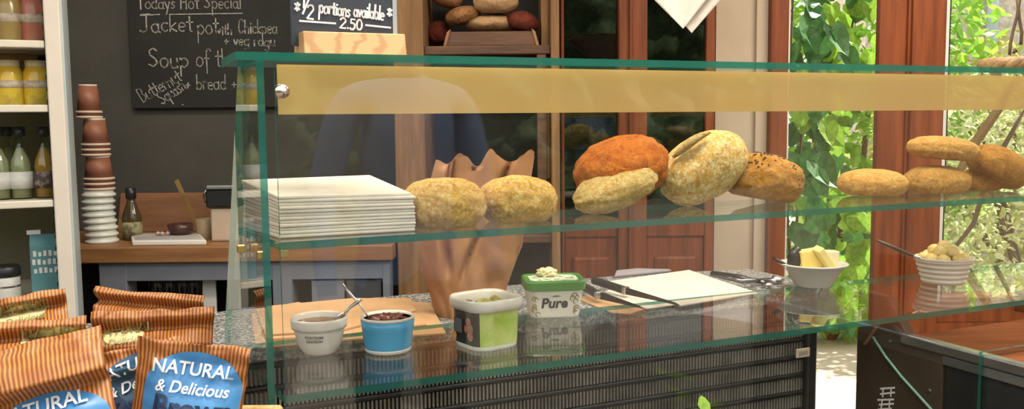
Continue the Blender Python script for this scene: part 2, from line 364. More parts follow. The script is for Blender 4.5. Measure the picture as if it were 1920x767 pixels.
# outdoors
struct(MB().box(-6, 14, YW + .15, 16, -.12, -.01).build('ground', m_paving), 'sunlit pale paving outside the doorway')
m_stone = M('pebble_dash', (0.40, 0.34, 0.27), (0.58, 0.50, 0.42), 14, 0.9, 0.8, bscale=22, lo=.4, hi=.6)
ob = thing('outbuilding', 'pale pebble-dashed outbuilding with a light blue downpipe beyond the window', 'building', (5.5, 9.5, 0))
MB().box(3.6, 10, 9.3, 11, -.05, 5.2).build('wall', m_stone, ob)
dpx = XA(1857, 9.25, 50)
MB().tube([(dpx, 9.22, 1.75), (dpx + .02, 9.22, 5.2)], .055, 10).build('downpipe', M('pale_blue_metal', (0.42, 0.52, 0.66), (0.5, 0.6, 0.74), 5, 0.4), ob, smooth=True)

def leaf_mesh(kind, size=1.0):
    if kind == 'heart': o = [(0, 0), (.32, -.16), (.5, .05), (.46, .38), (.22, .78), (0, 1.0), (-.22, .78), (-.46, .38), (-.5, .05), (-.32, -.16)]
    else: o = [(0, 0), (.2, .2), (.26, .5), (.14, .82), (0, 1.0), (-.14, .82), (-.26, .5), (-.2, .2)]
    mid = [(0, .12, .05), (0, .45, .10), (0, .8, .04)]
    vs = [(x * size, y * size, (-.14 * abs(x) + (.0 if y < .9 else -.05)) * size) for x, y in o] + [(a * size, b * size, c * size) for a, b, c in mid]
    n = len(o); m0 = n
    fs = []
    for i in range(n):
        a, b = i, (i + 1) % n
        def m(k):
            y = o[k][1]; return m0 if y < .25 else (m0 + 1 if y < .6 else m0 + 2)
        if m(a) == m(b): fs.append((a, b, m(a)))
        else: fs.append((a, b, m(b), m(a)))
    return vs, fs

def leaf_cloud(n, sampler, size, rnd, kind='oval', droop=.6):
    mb = MB(); lv, lf = leaf_mesh(kind)
    for _ in range(n):
        p, sc = sampler(rnd); s_ = size * rnd.uniform(.6, 1.3) * sc
        q = Matrix.Rotation(rnd.uniform(0, math.tau), 3, 'Z') @ Matrix.Rotation(rnd.uniform(-1.3, .7), 3, 'X') @ Matrix.Rotation(rnd.uniform(-droop, droop), 3, 'Y')
        mb.add([p + q @ (Vector(a) * s_) for a in lv], lf)
    return mb

m_leafA = M('bright_leaf', (0.20, 0.44, 0.04), (0.40, 0.60, 0.09), 6, 0.5, transl=.5)
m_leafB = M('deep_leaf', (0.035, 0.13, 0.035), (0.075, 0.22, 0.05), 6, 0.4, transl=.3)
m_leafC = M('washed_leaf', (0.55, 0.60, 0.28), (0.72, 0.74, 0.46), 6, 0.6, transl=.4)  # green made pale to stand for foliage washed out by daylight
m_leafD = M('shade_leaf', (0.012, 0.03, 0.010), (0.035, 0.07, 0.02), 6, 0.6, transl=.15)  # green darkened so the leaves read as shaded
m_leafY = M('yellow_leaf', (0.50, 0.47, 0.08), (0.40, 0.46, 0.12), 6, 0.6, transl=.4)
m_bark = M('bark', (0.10, 0.06, 0.035), (0.16, 0.10, 0.06), 12, 0.9, 0.4)

def shrub(name, label, c, rx, ry, h, n, size, mat, z0=0.0, group='shrubs beyond the windows', seed=1):
    rnd = random.Random(seed); r = thing(name, label, 'shrub', (c[0], c[1], z0), group)
    def smp(q):
        while True:
            a, b, d = q.uniform(-1, 1), q.uniform(-1, 1), q.uniform(0, 1)
            e = a * a + b * b + (2 * d - 1) ** 4
            if .25 < e < 1.05: return Vector((c[0] + a * rx, c[1] + b * ry, z0 + .03 + d * h)), 1
    o = leaf_cloud(n, smp, size, rnd).build('foliage', mat, r); o['kind'] = 'stuff'
    st = MB()
    for k in range(5):
        a = rnd.uniform(0, math.tau); st.tube([(c[0], c[1], z0 - .01), (c[0] + math.cos(a) * rx * .3, c[1] + math.sin(a) * ry * .3, z0 + h * .45), (c[0] + math.cos(a) * rx * .6, c[1] + math.sin(a) * ry * .6, z0 + h * .8)], [.03, .02, .008], 6)
    st.build('stem', m_bark, r)
    return r
shrub('shrub', 'shrub with leaves coloured dark for shade behind the left dark door pane', (.28, 4.9), .30, .3, 2.7, 2600, .10, m_leafD, seed=2)
shrub('shrub', 'shrub with leaves coloured dark for shade behind the right dark door pane', (.68, 4.85), .14, .3, 2.6, 1500, .10, m_leafD, seed=3)
shrub('shrub', 'bright green shrub behind the ivy in the doorway', (2.5, 6.7), 1.0, .6, 3.2, 4200, .12, m_leafA, seed=4)
shrub('shrub', 'shrub coloured pale as if washed out by light nearest the large window', (3.45, 5.9), .8, .6, 1.75, 4200, .07, m_leafC, seed=5)
shrub('shrub', 'shrub coloured washed-out pale green at the right edge of the large window', (4.6, 6.2), .8, .7, 1.7, 4200, .07, m_leafC, seed=6)
shrub('shrub', 'yellow-green hedge bush in front of the outbuilding', (4.5, 8.3), 1.6, .5, 2.15, 4200, .09, m_leafY, seed=7)
shrub('shrub', 'low leafy ground plant at the foot of the doorway view', (2.05, 5.75), .55, .22, .42, 700, .09, m_leafA, seed=8)

# ivy in the doorway: every leaf is a part
iv = thing('ivy', 'climbing ivy with large heart-shaped leaves in the doorway', 'ivy', (XA(1535, 4.1), 4.1, 0))
rnd = random.Random(11)
leafmeshes = []
for mname, mt in (('ivy_leaf_bright', m_leafA), ('ivy_leaf_deep', m_leafB)):
    vs_, fs_ = leaf_mesh('heart'); me = bpy.data.meshes.new(mname); me.from_pydata(vs_, [], fs_); me.materials.append(mt); leafmeshes.append(me)
def ivy_leaf(px, py, Y, size, which, tiltx=None, rz=None):
    o = bpy.data.objects.new('leaf', leafmeshes[which]); col.objects.link(o); o.parent = iv
    o.location = aty(px, py, Y) - iv.location
    o.scale = (size * rnd.uniform(.85, 1.1), size, size)
    base = Matrix.Rotation(-math.pi / 2 + rnd.uniform(-.5, .3), 4, 'X')      # leaf hangs, upper side to the viewer
    o.rotation_euler = (Matrix.Rotation(rnd.uniform(-.7, .7), 4, 'Z') @ base @ Matrix.Rotation(rnd.uniform(-.7, .7) if rz is None else rz, 4, 'Z') @ Matrix.Rotation(0, 4, 'Y')).to_euler()
for k in range(210):
    u = rnd.random(); py = -60 + 660 * u ** 1.0
    if py < 130: px = rnd.gauss(1560, 45)
    elif py < 330: px = rnd.gauss(1545, 24)
    else: px = rnd.gauss(1545, 42) if rnd.random() < .55 else rnd.gauss(1615, 22)
    px = min(max(px, 1484), 1655)
    dark = 1 if (px < 1550 and rnd.random() < .75) or rnd.random() < .15 else 0  # mostly dark leaves left, bright right: sunlight put into the leaf colour
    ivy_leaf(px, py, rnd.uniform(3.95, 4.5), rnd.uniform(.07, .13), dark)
for px, py in ((1500, 290), (1530, 300), (1515, 330), (1505, 420), (1525, 440), (1540, 60), (1520, 40), (1560, 50)):
    ivy_leaf(px, py, 3.92, .15, 1)
st = MB()
for k in range(4):
    b0 = aty(1478 + 6 * k, 600, 4.2); st.tube([(b0.x, 4.2, -.01), (b0.x + .02, 4.22, .6), (b0.x + .05 * k - .03, 4.2, 1.2), (b0.x + .08 * k, 4.22, 1.9), (b0.x + .06 * k, 4.2, 2.4)], [.008, .007, .006, .005, .003], 6)
st.build('stem', m_bark, iv, smooth=True)
# bare vine stems outside the large window
def vine(label, pts, r, mat=m_bark):
    p0 = Vector(pts[-1]); t = thing('bare_vine_stem', label, 'vine', (p0.x, p0.y, -.01), 'bare stems outside the large window')
    MB().tube(pts, r, 8).build('stem', mat, t, smooth=True)
m_cane = M('tan_cane', (0.20, 0.11, 0.03), (0.30, 0.18, 0.06), 9, 0.6)
yv = 4.0
vine('thick brown cane rising behind the rightmost bread roll', [aty(1905, 150, yv), aty(1872, 205, yv), aty(1828, 268, yv), aty(1790, 340, yv), aty(1745, 430, yv), aty(1700, 520, yv), aty(1690, 560, yv), (aty(1690, 560, yv).x, yv, -.01)], [.016, .02, .022, .018, .014, .012, .012, .012], m_cane)
vine('dark curved bare stem right of the white ribbed bowl', [aty(1925, 200, yv), aty(1885, 270, yv), aty(1850, 330, yv), aty(1838, 380, yv), aty(1825, 420, yv), aty(1790, 465, yv), (aty(1790, 465, yv).x, yv, -.01)], [.008, .011, .011, .011, .011, .009, .01])

# ground behind the viewer, and a wide unseen hedge added to darken glass reflections
struct(MB().box(-18, 30, -9, -1.2, -.12, -.01).build('ground_front', m_floor), 'paving in front of the shop')
hd = MB()
def hfn(a, b):
    x = -16 + 44 * a; z = 3.4 * b; y = -6.5 + .35 * noise.noise((x * 1.3, z * 1.3, 1)) + .25 * noise.noise((x * 4, z * 4, 2)); return Vector((x, y, z))
hd.grid(hfn, 300, 30); hd.grid(lambda a, b: hfn(a, 1) + Vector((0, -1.2 * b, .1 * math.sin(b * 3))), 300, 3)
tag(hd.build('reflected_hedge', M('hedge_green', (0.02, 0.04, 0.012), (0.08, 0.12, 0.035), 12, 0.8, 0.8), smooth=True), 'tall dark garden hedge added behind the viewer to darken glass reflections', 'hedge')

# ------------------------------------------------------------------ back of the shop: worktop table and what stands on it
YT0, YT1, ZW = 3.2, 3.72, 0.982
tx0, tx1 = -1.95, XA(741, 3.28) - .006
tb = thing('work_table', 'blue-grey painted work table with thick oak top against the dark wall', 'table', ((tx0 + tx1) / 2, YT0, 0))
MB().box(tx0, tx1, YT0, YT1, ZW - .056, ZW).build('worktop', m_worktop, tb, bev=.004)
MB().box(XA(182, YT0), tx1 - .02, YT0 + .02, YT0 + .045, ZW - .125, ZW - .056).build('apron', m_bluegrey, tb, bev=.003)
for a, b in ((182, 233), (508, 545), (716, 730)):
    MB().box(XA(a, YT0, 530), XA(b, YT0, 530), YT0 + .018, YT0 + .11, 0, ZW - .056).build('leg', m_bluegrey, tb, bev=.003)
for a, b in ((580, 642), (646, 712)):
    MB().box(XA(a, YT0, 530), XA(b, YT0, 530), YT0 + .03, YT0 + .05, .3, ZW - .13).build('door_panel', m_bluegrey if a == 580 else M('slate_paint', (0.06, 0.062, 0.07), None, 5, 0.6), tb, bev=.003)
MB().box(tx0, tx1 - .02, YT0 + .06, YT1, .625, .645).build('under_shelf', m_darkwood, tb)
MB().box(tx0, tx1 - .02, YT1 - .03, YT1 - .01, 0, ZW - .056).build('back_board', m_darkin, tb)
# upturned glasses on the under shelf
m_tmb = GLT
rg = random.Random(5)
for k, (px, zz) in enumerate(((296, 0), (318, 0), (342, 0), (366, 0), (388, 0))):
    X = XA(px, 3.36, 560); t = thing('tumbler', ['leftmost', 'second from left', 'middle', 'second from right', 'rightmost'][k] + ' upturned clear tumbler on the shelf under the work table', 'glass', (X, 3.36, .645), 'upturned tumblers under the work table')
    MB().lathe([(.034, .0), (.036, .0), (.031, .20), (.028, .205), (0.0, .205)], (X, 3.36, .645), n=20).build('body', GLT, t, smooth=True)
    MB().lathe([(.037, 0), (.037, .012), (.034, .012), (.034, 0)], (X, 3.36, .645), n=20).build('rim', M('glass_rim', (.7, .7, .7), None, 5, .1), t, smooth=True)
X = XA(389, 3.28, 560)
tag(MB().prism([(X - .026, 3.28, .645), (X + .03, 3.28, .645), (X + .026, 3.30, .85), (X - .022, 3.30, .852)], (0, .012, 0)).build('folded_card', m_white, bev=.002), 'white folded card standing in front of the tumblers under the table', 'card')
tag(MB().lathe([(.0, 0), (.05, 0), (.075, .012), (.078, .03), (.07, .03), (.048, .012), (0, .01)], (XA(300, 3.27, 575), 3.27, .645), n=24).build('saucer', m_ceramic, smooth=True), 'white saucer on the shelf under the work table', 'saucer')

# cups and lids
m_cup = M('brown_cup_card', (0.23, 0.085, 0.05), (0.28, 0.11, 0.065), 4, 0.5)
m_rim = M('cream_cup_rim', (0.72, 0.58, 0.46), None, 5, 0.5)
m_lid = M('white_lid_plastic', (0.66, 0.68, 0.62), (0.72, 0.74, 0.68), 5, 0.3)
def cup(x, y, z, rb, rt, h, label, tilt):
    t = thing('paper_cup', label, 'cup', (x, y, z), 'stacked brown paper cups')
    MB().lathe([(rt, 0.004), (rb, h - .002), (rb - .003, h - .004)], (x, y, z), n=24).build('sleeve', m_cup, t, smooth=True)
    MB().lathe([(rt + .001, 0), (rt + .004, .002), (rt + .004, .007), (rt + .0005, .009)], (x, y, z), n=24).build('rolled_rim', m_rim, t, smooth=True)
    MB().lathe([(rb + .0006, h - .008), (rb + .0006, h), (rb - .004, h), (rb - .005, h - .003), (0, h - .003)], (x, y, z), n=24).build('base', m_rim, t, smooth=True)
cx0, cy0 = XA(190, 3.36, 440), 3.36
zz = ZW
nl = 8
for k in range(nl):
    px = [191, 190, 189, 187, 185, 184, 184, 185][k]; X = XA(px, cy0, 440 - 12 * k)
    tag(MB().lathe([(.056, 0), (.059, .003), (.059, .010), (.052, .014), (.050, .026), (.046, .029), (.044, .026), (.02, .024), (0, .024)], (X, cy0, zz), n=28).build('cup_lid', m_lid, smooth=True),
        ['white plastic cup lid at the bottom of the lid pile', 'white plastic cup lid, second from the bottom of the pile', 'white plastic cup lid, third from the bottom of the pile', 'white plastic cup lid, fourth from the bottom of the pile', 'white plastic cup lid, fifth from the bottom of the pile', 'white plastic cup lid, sixth from the bottom of the pile', 'white plastic cup lid, just below the topmost of the pile', 'topmost white plastic cup lid under the brown cups'][k], 'lid', 'white cup lids in a pile')
    zz += .0245
for rb, rt, h, n, gap, px0, wd in ((.040, .051, .088, 3, .019, 184, 'large'), (.036, .047, .100, 3, .019, 181, 'medium'), (.031, .042, .105, 2, .019, 172, 'small')):
    X = XA(px0, cy0, 300)
    for k in range(n):
        nm = {0: 'lowest', n - 1: 'topmost'}.get(k, 'middle')
        cup(X, cy0, zz + gap * k, rb, rt, h if k == n - 1 else h, '%s brown paper cup of the %s upturned cups in the leaning stack' % (nm, wd), 0)
    zz += gap * (n - 1) + h

# dark sauce bottle
X = XA(248, 3.42, 420); t = thing('sauce_bottle', 'dark sauce bottle with black cap on the oak worktop', 'bottle', (X, 3.42, ZW))
MB().lathe([(0, 0), (.034, 0), (.036, .006), (.036, .085), (.030, .105), (.016, .145), (.013, .165)], (X, 3.42, ZW), n=24).build('body', M('dark_brown_glass', (0.05, 0.035, 0.015), (0.08, 0.06, 0.03), 6, .1), t, smooth=True)
MB().lathe([(.0368, .012), (.0368, .07)], (X, 3.42, ZW), n=24).build('label', M('olive_label', (0.30, 0.26, 0.12), (0.12, 0.10, 0.06), 40, .6, lo=.45, hi=.55), t, smooth=True)
MB().lathe([(.0135, .155), (.019, .158), (.019, .198), (0, .2)], (X, 3.42, ZW), n=20).build('cap', m_blackpl, t, smooth=True)
# wooden backboard, tray, bowl, tin with stick, appliance
tag(MB().obox((XA(212, 3.66), 3.66, ZW), (XA(398, 3.66) - XA(212, 3.66), 0, 0), (0, .022, 0), (0, .05, .155)).build('wooden_board', M('russet_board', (0.16, 0.065, 0.025), (0.23, 0.10, 0.04), 3, .6, .1, stretch=(1, 8, 8)), bev=.004), 'brown wooden board leaning on the wall behind the tray', 'board')
t = thing('serving_tray', 'flat white serving tray on the oak worktop', 'tray', (XA(308, 3.3), 3.35, ZW))
MB().prism([(XA(240, 3.25), 3.25, ZW), (XA(381, 3.25), 3.25, ZW), (XA(366, 3.45), 3.46, ZW), (XA(236, 3.45), 3.46, ZW)], (0, 0, .018)).build('slab', m_white, t, bev=.004)
MB().prism([(XA(246, 3.26), 3.262, ZW + .018), (XA(374, 3.26), 3.262, ZW + .018), (XA(361, 3.44), 3.448, ZW + .018), (XA(241, 3.44), 3.448, ZW + .018)], (0, 0, .003)).build('inlay', M('grey_linen', (0.36, 0.34, 0.34), (0.45, 0.43, 0.42), 12, .6), t)
X = XA(333, 3.40); tag(MB().lathe([(0, 0), (.03, 0), (.044, .014), (.047, .04), (.043, .041), (.038, .016), (0, .012)], (X, 3.40, ZW + .021), n=26).build('small_bowl', M('dark_red_glaze', (0.05, 0.018, 0.014), (0.09, 0.04, 0.035), 6, .25), smooth=True), 'small dark brown bowl on the white tray', 'bowl')
for k, (dx, dy) in enumerate(((-.018, .0), (.0, -.006), (.017, .004))):
    tag(MB().lathe([(0, -.008), (.008, -.004), (.009, .003), (0, .009)], (XA(299, 3.37) + dx, 3.37 + dy, ZW + .029), n=10).build('garlic_clove', M('pinkish_clove', (0.55, 0.36, 0.30), None, 5, .6), smooth=True),
        ['left', 'middle', 'right'][k] + ' small pinkish clove beside the dark bowl on the tray', 'garlic', 'pinkish cloves on the tray')
X = XA(379, 3.45); t = thing('utensil_tin', 'small tan tin holding a wooden stirrer', 'tin', (X, 3.45, ZW))
MB().lathe([(0, 0), (.033, 0), (.034, .002), (.034, .075), (.0315, .075), (.031, .006), (0, .005)], (X, 3.45, ZW), n=24).build('can', M('tan_tin', (0.30, 0.21, 0.12), (0.36, 0.26, 0.16), 6, .5), t, smooth=True)
a_ = aty(330, 338, 3.42); b_ = Vector((X - .012, 3.45, ZW + .008))
sdv = Vector((0.0075, 0, .004)); tag(MB().obox(b_ - sdv, a_ - b_, sdv * 2, (0, .004, 0)).build('wooden_stirrer', m_cane, bev=.001), 'wooden stirring stick standing in the small tan tin', 'stirrer')
X0, X1 = XA(398, 3.42), XA(452, 3.42); t = thing('coffee_machine', 'black and cream countertop machine with chrome lid on the worktop', 'appliance', ((X0 + X1) / 2, 3.42, ZW))
MB().box(X0 + .01, X1, 3.34, 3.6, ZW, ZW + .125).build('lower_case', m_cream, t, bev=.008)
MB().box(X0 - .004, X1, 3.33, 3.6, ZW + .125, ZW + .195).build('upper_case', m_blackpl, t, bev=.01)
MB().box(X0 + .002, X1 + .005, 3.32, 3.6, ZW + .195, ZW + .212).build('lid', m_steel, t, bev=.006)
MB().tube([(X0 - .006, 3.36, ZW + .135), (X0 - .018, 3.36, ZW + .15), (X0 - .018, 3.36, ZW + .175), (X0 - .006, 3.36, ZW + .19)], .004).build('handle', m_steel, t, smooth=True)

# chalkboard
yb = YW - .025
bx0, bx1, bz0, bz1 = XA(248, yb, 200), XA(556, yb, 200), ZA(203, yb, 330), 2.15
t = thing('chalkboard', 'large black menu chalkboard with white handwriting on the dark wall', 'chalkboard', ((bx0 + bx1) / 2, yb, bz0))
MB().box(bx0, bx1, yb, YW, bz0, bz1).build('board', m_chalkb, t, bev=.003)
mb = MB(); R_, U_ = Vector((1, 0, 0)), Vector((0, 0, 1)); pm = 1700 / yb
def ch(txt, px, py, hpx, squeeze=1.0, ang=0.0, wd=2.1):
    o = aty(px, py, yb - .0025); c, s_ = math.cos(ang), math.sin(ang)
    chalk(mb, txt, Vector((o.x, yb - .0025, o.z)), R_ * c + U_ * s_, U_ * c - R_ * s_, hpx / pm, wd / pm, squeeze)
ch('Todays Hot Special', 258, 17, 25, .88); ch('Jacket', 262, 60, 32, 1.02, wd=2.6); ch('pot', 370, 63, 32, .85); ch('with', 405, 65, 20, .85); ch('Chickpea', 447, 62, 25, .74, -.03)
ch('+ veg ragu', 420, 84, 21, .95, -.04); ch('Soup', 278, 126, 34, 1.0, wd=2.6); ch('of the', 368, 126, 34, .82); ch('Butternut', 268, 193, 26, .78, .50); ch('Squash', 304, 196, 24, .72, .55); ch('+ bread +', 348, 168, 28, .8)
for a, b, c in ((262, 29, 300), (318, 27, 455)):
    o = aty(a, b, yb - .0025); e = aty(c, b - 2, yb - .0025); d = Vector((0, 0, .002)); mb.add([o - d, e - d, e + d, o + d], [(0, 1, 2, 3)])
mb.build('chalk_writing', m_chalk, bpy.data.objects['board'])
MB().lathe([(0, 0), (.006, .001), (.005, .003), (0, .004)], (XA(347, yb), yb - .001, ZA(197, yb, 347)), ax=(0, -1, 0), n=10).build('screw', m_steel, t)

# ------------------------------------------------------------------ wooden bread cabinet
yc0, yc1 = 3.28, 3.70
t = cab = thing('bread_cabinet', 'rustic open wooden bread cabinet behind the display case', 'cabinet', (XA(895, yc0), yc0, 0))
MB().box(XA(741, yc0), XA(798, yc0), yc0, yc1, 0, 2.4).build('side_board', m_oldwood, t, bev=.005)
MB().box(XA(1034, yc0), XA(1050, yc0), yc0, yc1, 0, 2.4).build('side_board', m_oldwood, t, bev=.004)
MB().box(XA(1018, yc0), XA(1034, yc0), yc0 + .1, yc1, 1.2, 2.4).build('inner_board', m_oldwood, t, bev=.004)
MB().box(XA(798, yc0), XA(1034, yc0), yc1 - .02, yc1, 0, 2.4).build('back_board', m_darkin, t)
zsh = ZA(84, yc0)
MB().box(XA(798, yc0), XA(1034, yc0), yc0 + .02, yc1 - .02, zsh - .032, zsh).build('shelf', m_darkwood, t, bev=.004)
MB().box(XA(1008, yc0), XA(1026, yc0), yc0 + .025, yc0 + .06, 1.2, zsh - .032).build('shelf_bracket', m_darkwood, t, bev=.003)
for zq in (.12, .62, 1.0):
    MB().box(XA(798, yc0), XA(1034, yc0), yc0 + .02, yc1 - .02, zq - .03, zq).build('shelf', m_darkwood, t, bev=.004)
# bread board with loaves on the shelf
x0, x1 = XA(836, 3.36), XA(1012, 3.36)
t = thing('bread_crate', 'dark wooden bread crate with pale rounded ends on the cabinet shelf', 'crate', ((x0 + x1) / 2, 3.4, zsh))
MB().box(x0 + .012, x1 - .012, 3.32, 3.335, zsh, zsh + .052).build('front_slat', m_darkwood, t, bev=.003)
MB().box(x0 + .012, x1 - .012, 3.60, 3.615, zsh, zsh + .052).build('back_slat', m_darkwood, t, bev=.003)
MB().box(x0 + .012, x1 - .012, 3.335, 3.60, zsh, zsh + .012).build('bottom_board', m_darkwood, t)
for xx, d in ((x0, 1), (x1, -1)):
    MB().prism([(xx, 3.315, zsh), (xx + d * .012, 3.315, zsh), (xx + d * .028, 3.315, zsh + .062), (xx + d * .014, 3.315, zsh + .05)], (0, .3, 0)).build('end_board', m_worktop, t, bev=.002)

def blob(mb, c, rx, ry, rz, rot=None, nz=.06, fr=3.0, seed=0.0, flat=0.0, sub=4, pw=2.0, top=1.0, warp=None):
    bm = bmesh.new(); bmesh.ops.create_icosphere(bm, subdivisions=sub, radius=1.0)
    c = Vector(c); rot = rot or Matrix.Identity(3); vs = []
    for v in bm.verts:
        d = v.co.normalized(); q = d.copy()
        if pw != 2.0:
            k = (abs(d.x) ** pw + abs(d.y) ** pw + abs(d.z) ** pw) ** (1 / pw); q = d / k
        n = noise.fractal(d * fr + Vector((seed, seed * .7, 0)), 1.0, 2.0, 4) * nz
        q = q * (1 + n)
        if q.z < -1 + flat: q.z = -1 + flat + (q.z + 1 - flat) * .08
        if warp: q = warp(q)
        vs.append(c + rot @ Vector((q.x * rx, q.y * ry, q.z * rz)))
    fs = [tuple(v.index for v in f.verts) for f in bm.faces]; bm.free()
    mb.add(vs, fs); return mb

def bread_mat(name, crust, pale, flour, fs=42, flo=.48, bump=.5, spots=None):
    m = bpy.data.materials.new(name); m.use_nodes = True; nt = m.node_tree; b = nt.nodes['Principled BSDF']; b.inputs['Roughness'].default_value = .75
    b.inputs['Specular IOR Level'].default_value = .25
    tc = nn(nt, 'ShaderNodeTexCoord')
    n1 = nn(nt, 'ShaderNodeTexNoise'); n1.inputs['Scale'].default_value = fs; n1.inputs['Detail'].default_value = 8; n1.inputs['Roughness'].default_value = .7; n1.inputs['Distortion'].default_value = 1.2
    n2 = nn(nt, 'ShaderNodeTexNoise'); n2.inputs['Scale'].default_value = fs * 3.6; n2.inputs['Detail'].default_value = 8; n2.inputs['Roughness'].default_value = .75
    for n in (n1, n2): nt.links.new(tc.outputs['Object'], n.inputs['Vector'])
    r1 = nn(nt, 'ShaderNodeValToRGB'); e = r1.color_ramp.elements; e[0].position = .36; e[0].color = (*crust, 1); e[1].position = .62; e[1].color = (*pale, 1)
    nt.links.new(n1.outputs['Fac'], r1.inputs[0])
    r2 = nn(nt, 'ShaderNodeMapRange'); r2.inputs[1].default_value = flo; r2.inputs[2].default_value = flo + .16; nt.links.new(n2.outputs['Fac'], r2.inputs[0])
    mx = nn(nt, 'ShaderNodeMix', data_type='RGBA'); nt.links.new(r2.outputs[0], mx.inputs[0]); nt.links.new(r1.outputs[0], mx.inputs[6]); mx.inputs[7].default_value = (*flour, 1)
    nt.links.new(mx.outputs[2], b.inputs['Base Color'])
    bp = nn(nt, 'ShaderNodeBump'); bp.inputs['Strength'].default_value = min(1, bump * 1.6); bp.inputs['Distance'].default_value = .010
    ad = nn(nt, 'ShaderNodeMath', operation='ADD'); nt.links.new(n1.outputs['Fac'], ad.inputs[0]); nt.links.new(n2.outputs['Fac'], ad.inputs[1])
    nt.links.new(ad.outputs[0], bp.inputs['Height']); nt.links.new(bp.outputs[0], b.inputs['Normal'])
    MATS[name] = m; return m
bm_roll = bread_mat('floury_yellow_crust', (0.58, 0.265, 0.04), (0.84, 0.525, 0.13), (0.94, 0.75, 0.36))
bm_tan = bread_mat('golden_crust', (0.54, 0.25, 0.045), (0.74, 0.42, 0.11), (0.86, 0.64, 0.30), flo=.53)
bm_orange = bread_mat('orange_crust', (0.36, 0.072, 0.006), (0.62, 0.185, 0.018), (0.74, 0.36, 0.07), flo=.55, fs=40)
bm_crumb = bread_mat('pale_torn_crumb', (0.62, 0.34, 0.07), (0.82, 0.58, 0.19), (0.90, 0.74, 0.38), flo=.47, bump=.9)
bm_flour = bread_mat('flour_dusted_crust', (0.60, 0.29, 0.04), (0.84, 0.58, 0.16), (0.94, 0.82, 0.46), flo=.46, fs=34)
bm_seed = bread_mat('brown_gold_crust', (0.38, 0.15, 0.02), (0.62, 0.31, 0.06), (0.76, 0.50, 0.18), flo=.56)
bm_cab = bread_mat('brown_loaf_crust', (0.26, 0.10, 0.035), (0.46, 0.22, 0.085), (0.62, 0.38, 0.19), flo=.52)
bm_cabp = bread_mat('pale_loaf_crust', (0.48, 0.26, 0.12), (0.60, 0.36, 0.18), (0.70, 0.48, 0.28), flo=.5)
bm_redc = bread_mat('dark_red_crust', (0.12, 0.02, 0.012), (0.22, 0.045, 0.022), (0.3, 0.09, 0.05), flo=.6)
def cloaf(px, py, Y, wx, wy, wz, mat, label, seed, rz=0.0, extra=None):
    c = aty(px, py, Y); t = tag(blob(MB(), (0, 0, 0), wx, wy, wz, None, .05, 2.5, seed, .2).build('loaf', mat, smooth=True), label, 'bread', 'loaves in the wooden cabinet')
    t.location = c; t.rotation_euler = (0, rz, 0); return t
cloaf(925, 46, 3.46, .105, .10, .035, bm_cabp, 'long pale loaf lying along the bottom of the wooden crate', 1.0)
cloaf(980, 42, 3.40, .062, .07, .040, bm_redc, 'dark red-crusted loaf at the right end of the wooden crate', 2.0, .25)
cloaf(868, 30, 3.44, .068, .07, .036, bm_cab, 'brown loaf at the left end of the wooden crate', 3.0, -.2)
lf = cloaf(930, 4, 3.40, .084, .08, .050, bm_cabp, 'round pale loaf with red split top lying uppermost in the crate', 4.0)
rs = MB().prism([(-.045, -.079, .055), (.045, -.079, .055), (.014, -.079, .004), (0, -.079, -.012), (-.012, -.079, .006)], (0, .05, 0)).build('split', bm_redc, None, smooth=False, bev=.01); rs.parent = lf
cloaf(838, -6, 3.48, .06, .07, .045, bm_cab, 'brown loaf half out of view at the top left of the cabinet shelf', 5.0, .3)
cloaf(822, 62, 3.52, .045, .06, .045, bm_darkloaf if False else bm_redc, 'dark crusty loaf beside the left end of the crate', 6.0)

# ------------------------------------------------------------------ fridge at the left
TH = math.radians(24.0)
FA, FD = Vector((-math.cos(TH), -math.sin(TH), 0)), Vector((-math.sin(TH), math.cos(TH), 0))
F0 = Vector((-1.228, 2.51, 0))
def FP(a, d, z): return F0 + FA * a + FD * d + UP * z
m_fr = M('cream_fridge_paint', (0.70, 0.62, 0.53), (0.75, 0.68, 0.60), 5, .45)
m_frs = M('pale_blue_side', (0.42, 0.50, 0.52), (0.5, 0.58, 0.6), 5, .4)
m_frin = M('olive_lining', (0.17, 0.155, 0.095), (0.215, 0.195, 0.125), 4, .6)
t = fr = thing('drinks_fridge', 'tall open drinks fridge with cream frame and white shelves at the left', 'fridge', F0)
FW, FDp, FH = .72, .48, 2.25
def fb(a0, a1, d0, d1, z0, z1): return MB().obox(FP(a0, d0, z0), FA * (a1 - a0), FD * (d1 - d0), UP * (z1 - z0))
fb(0, .040, 0, .05, 0, FH).build('frame_post', m_fr, t, bev=.004)
fb(FW - .058, FW, 0, .05, 0, FH).build('frame_post', m_fr, t, bev=.004)
fb(-.006, .02, .012, FDp, 0, FH).build('side_panel', m_frs, t, bev=.002)
fb(FW - .02, FW + .006, .012, FDp, 0, FH).build('side_panel', m_frs, t, bev=.002)
fb(.02, FW - .02, FDp - .03, FDp, 0, FH).build('back_panel', m_frin, t)
fb(0, FW, 0, FDp, FH - .1, FH).build('top_box', m_fr, t, bev=.004)
fb(0, FW, 0, FDp, 0, .14).build('base_box', m_fr, t, bev=.004)
SHZ = [ZA(82, 2.49, 40), ZA(203, 2.49, 40), ZA(382, 2.49, 40), .925, .55]
m_shelf = M('white_shelf', (0.72, 0.66, 0.54), (0.78, 0.72, 0.62), 6, .4)
for z in SHZ:
    fb(.042, FW - .058, .02, FDp - .03, z - .006, z + .006).build('shelf', m_shelf, t, bev=.002)
    fb(.042, FW - .058, .008, .022, z - .011, z + .009).build('shelf_lip', m_shelf, t, bev=.003)
pm_ = MB()
for z in np.arange(.9, 1.95, .034): pm_.obox(FP(.0405, .03, z), FA * .004, FD * .01, UP * .012)
pm_.build('peg_holes', m_blackpl, t, kind='stuff')
def fat(px, py, d=.14):                    # shelf position under a pixel column, d behind the front
    q = onp(px, py, FP(0, d, 0), FD); return (q - F0).dot(FA)
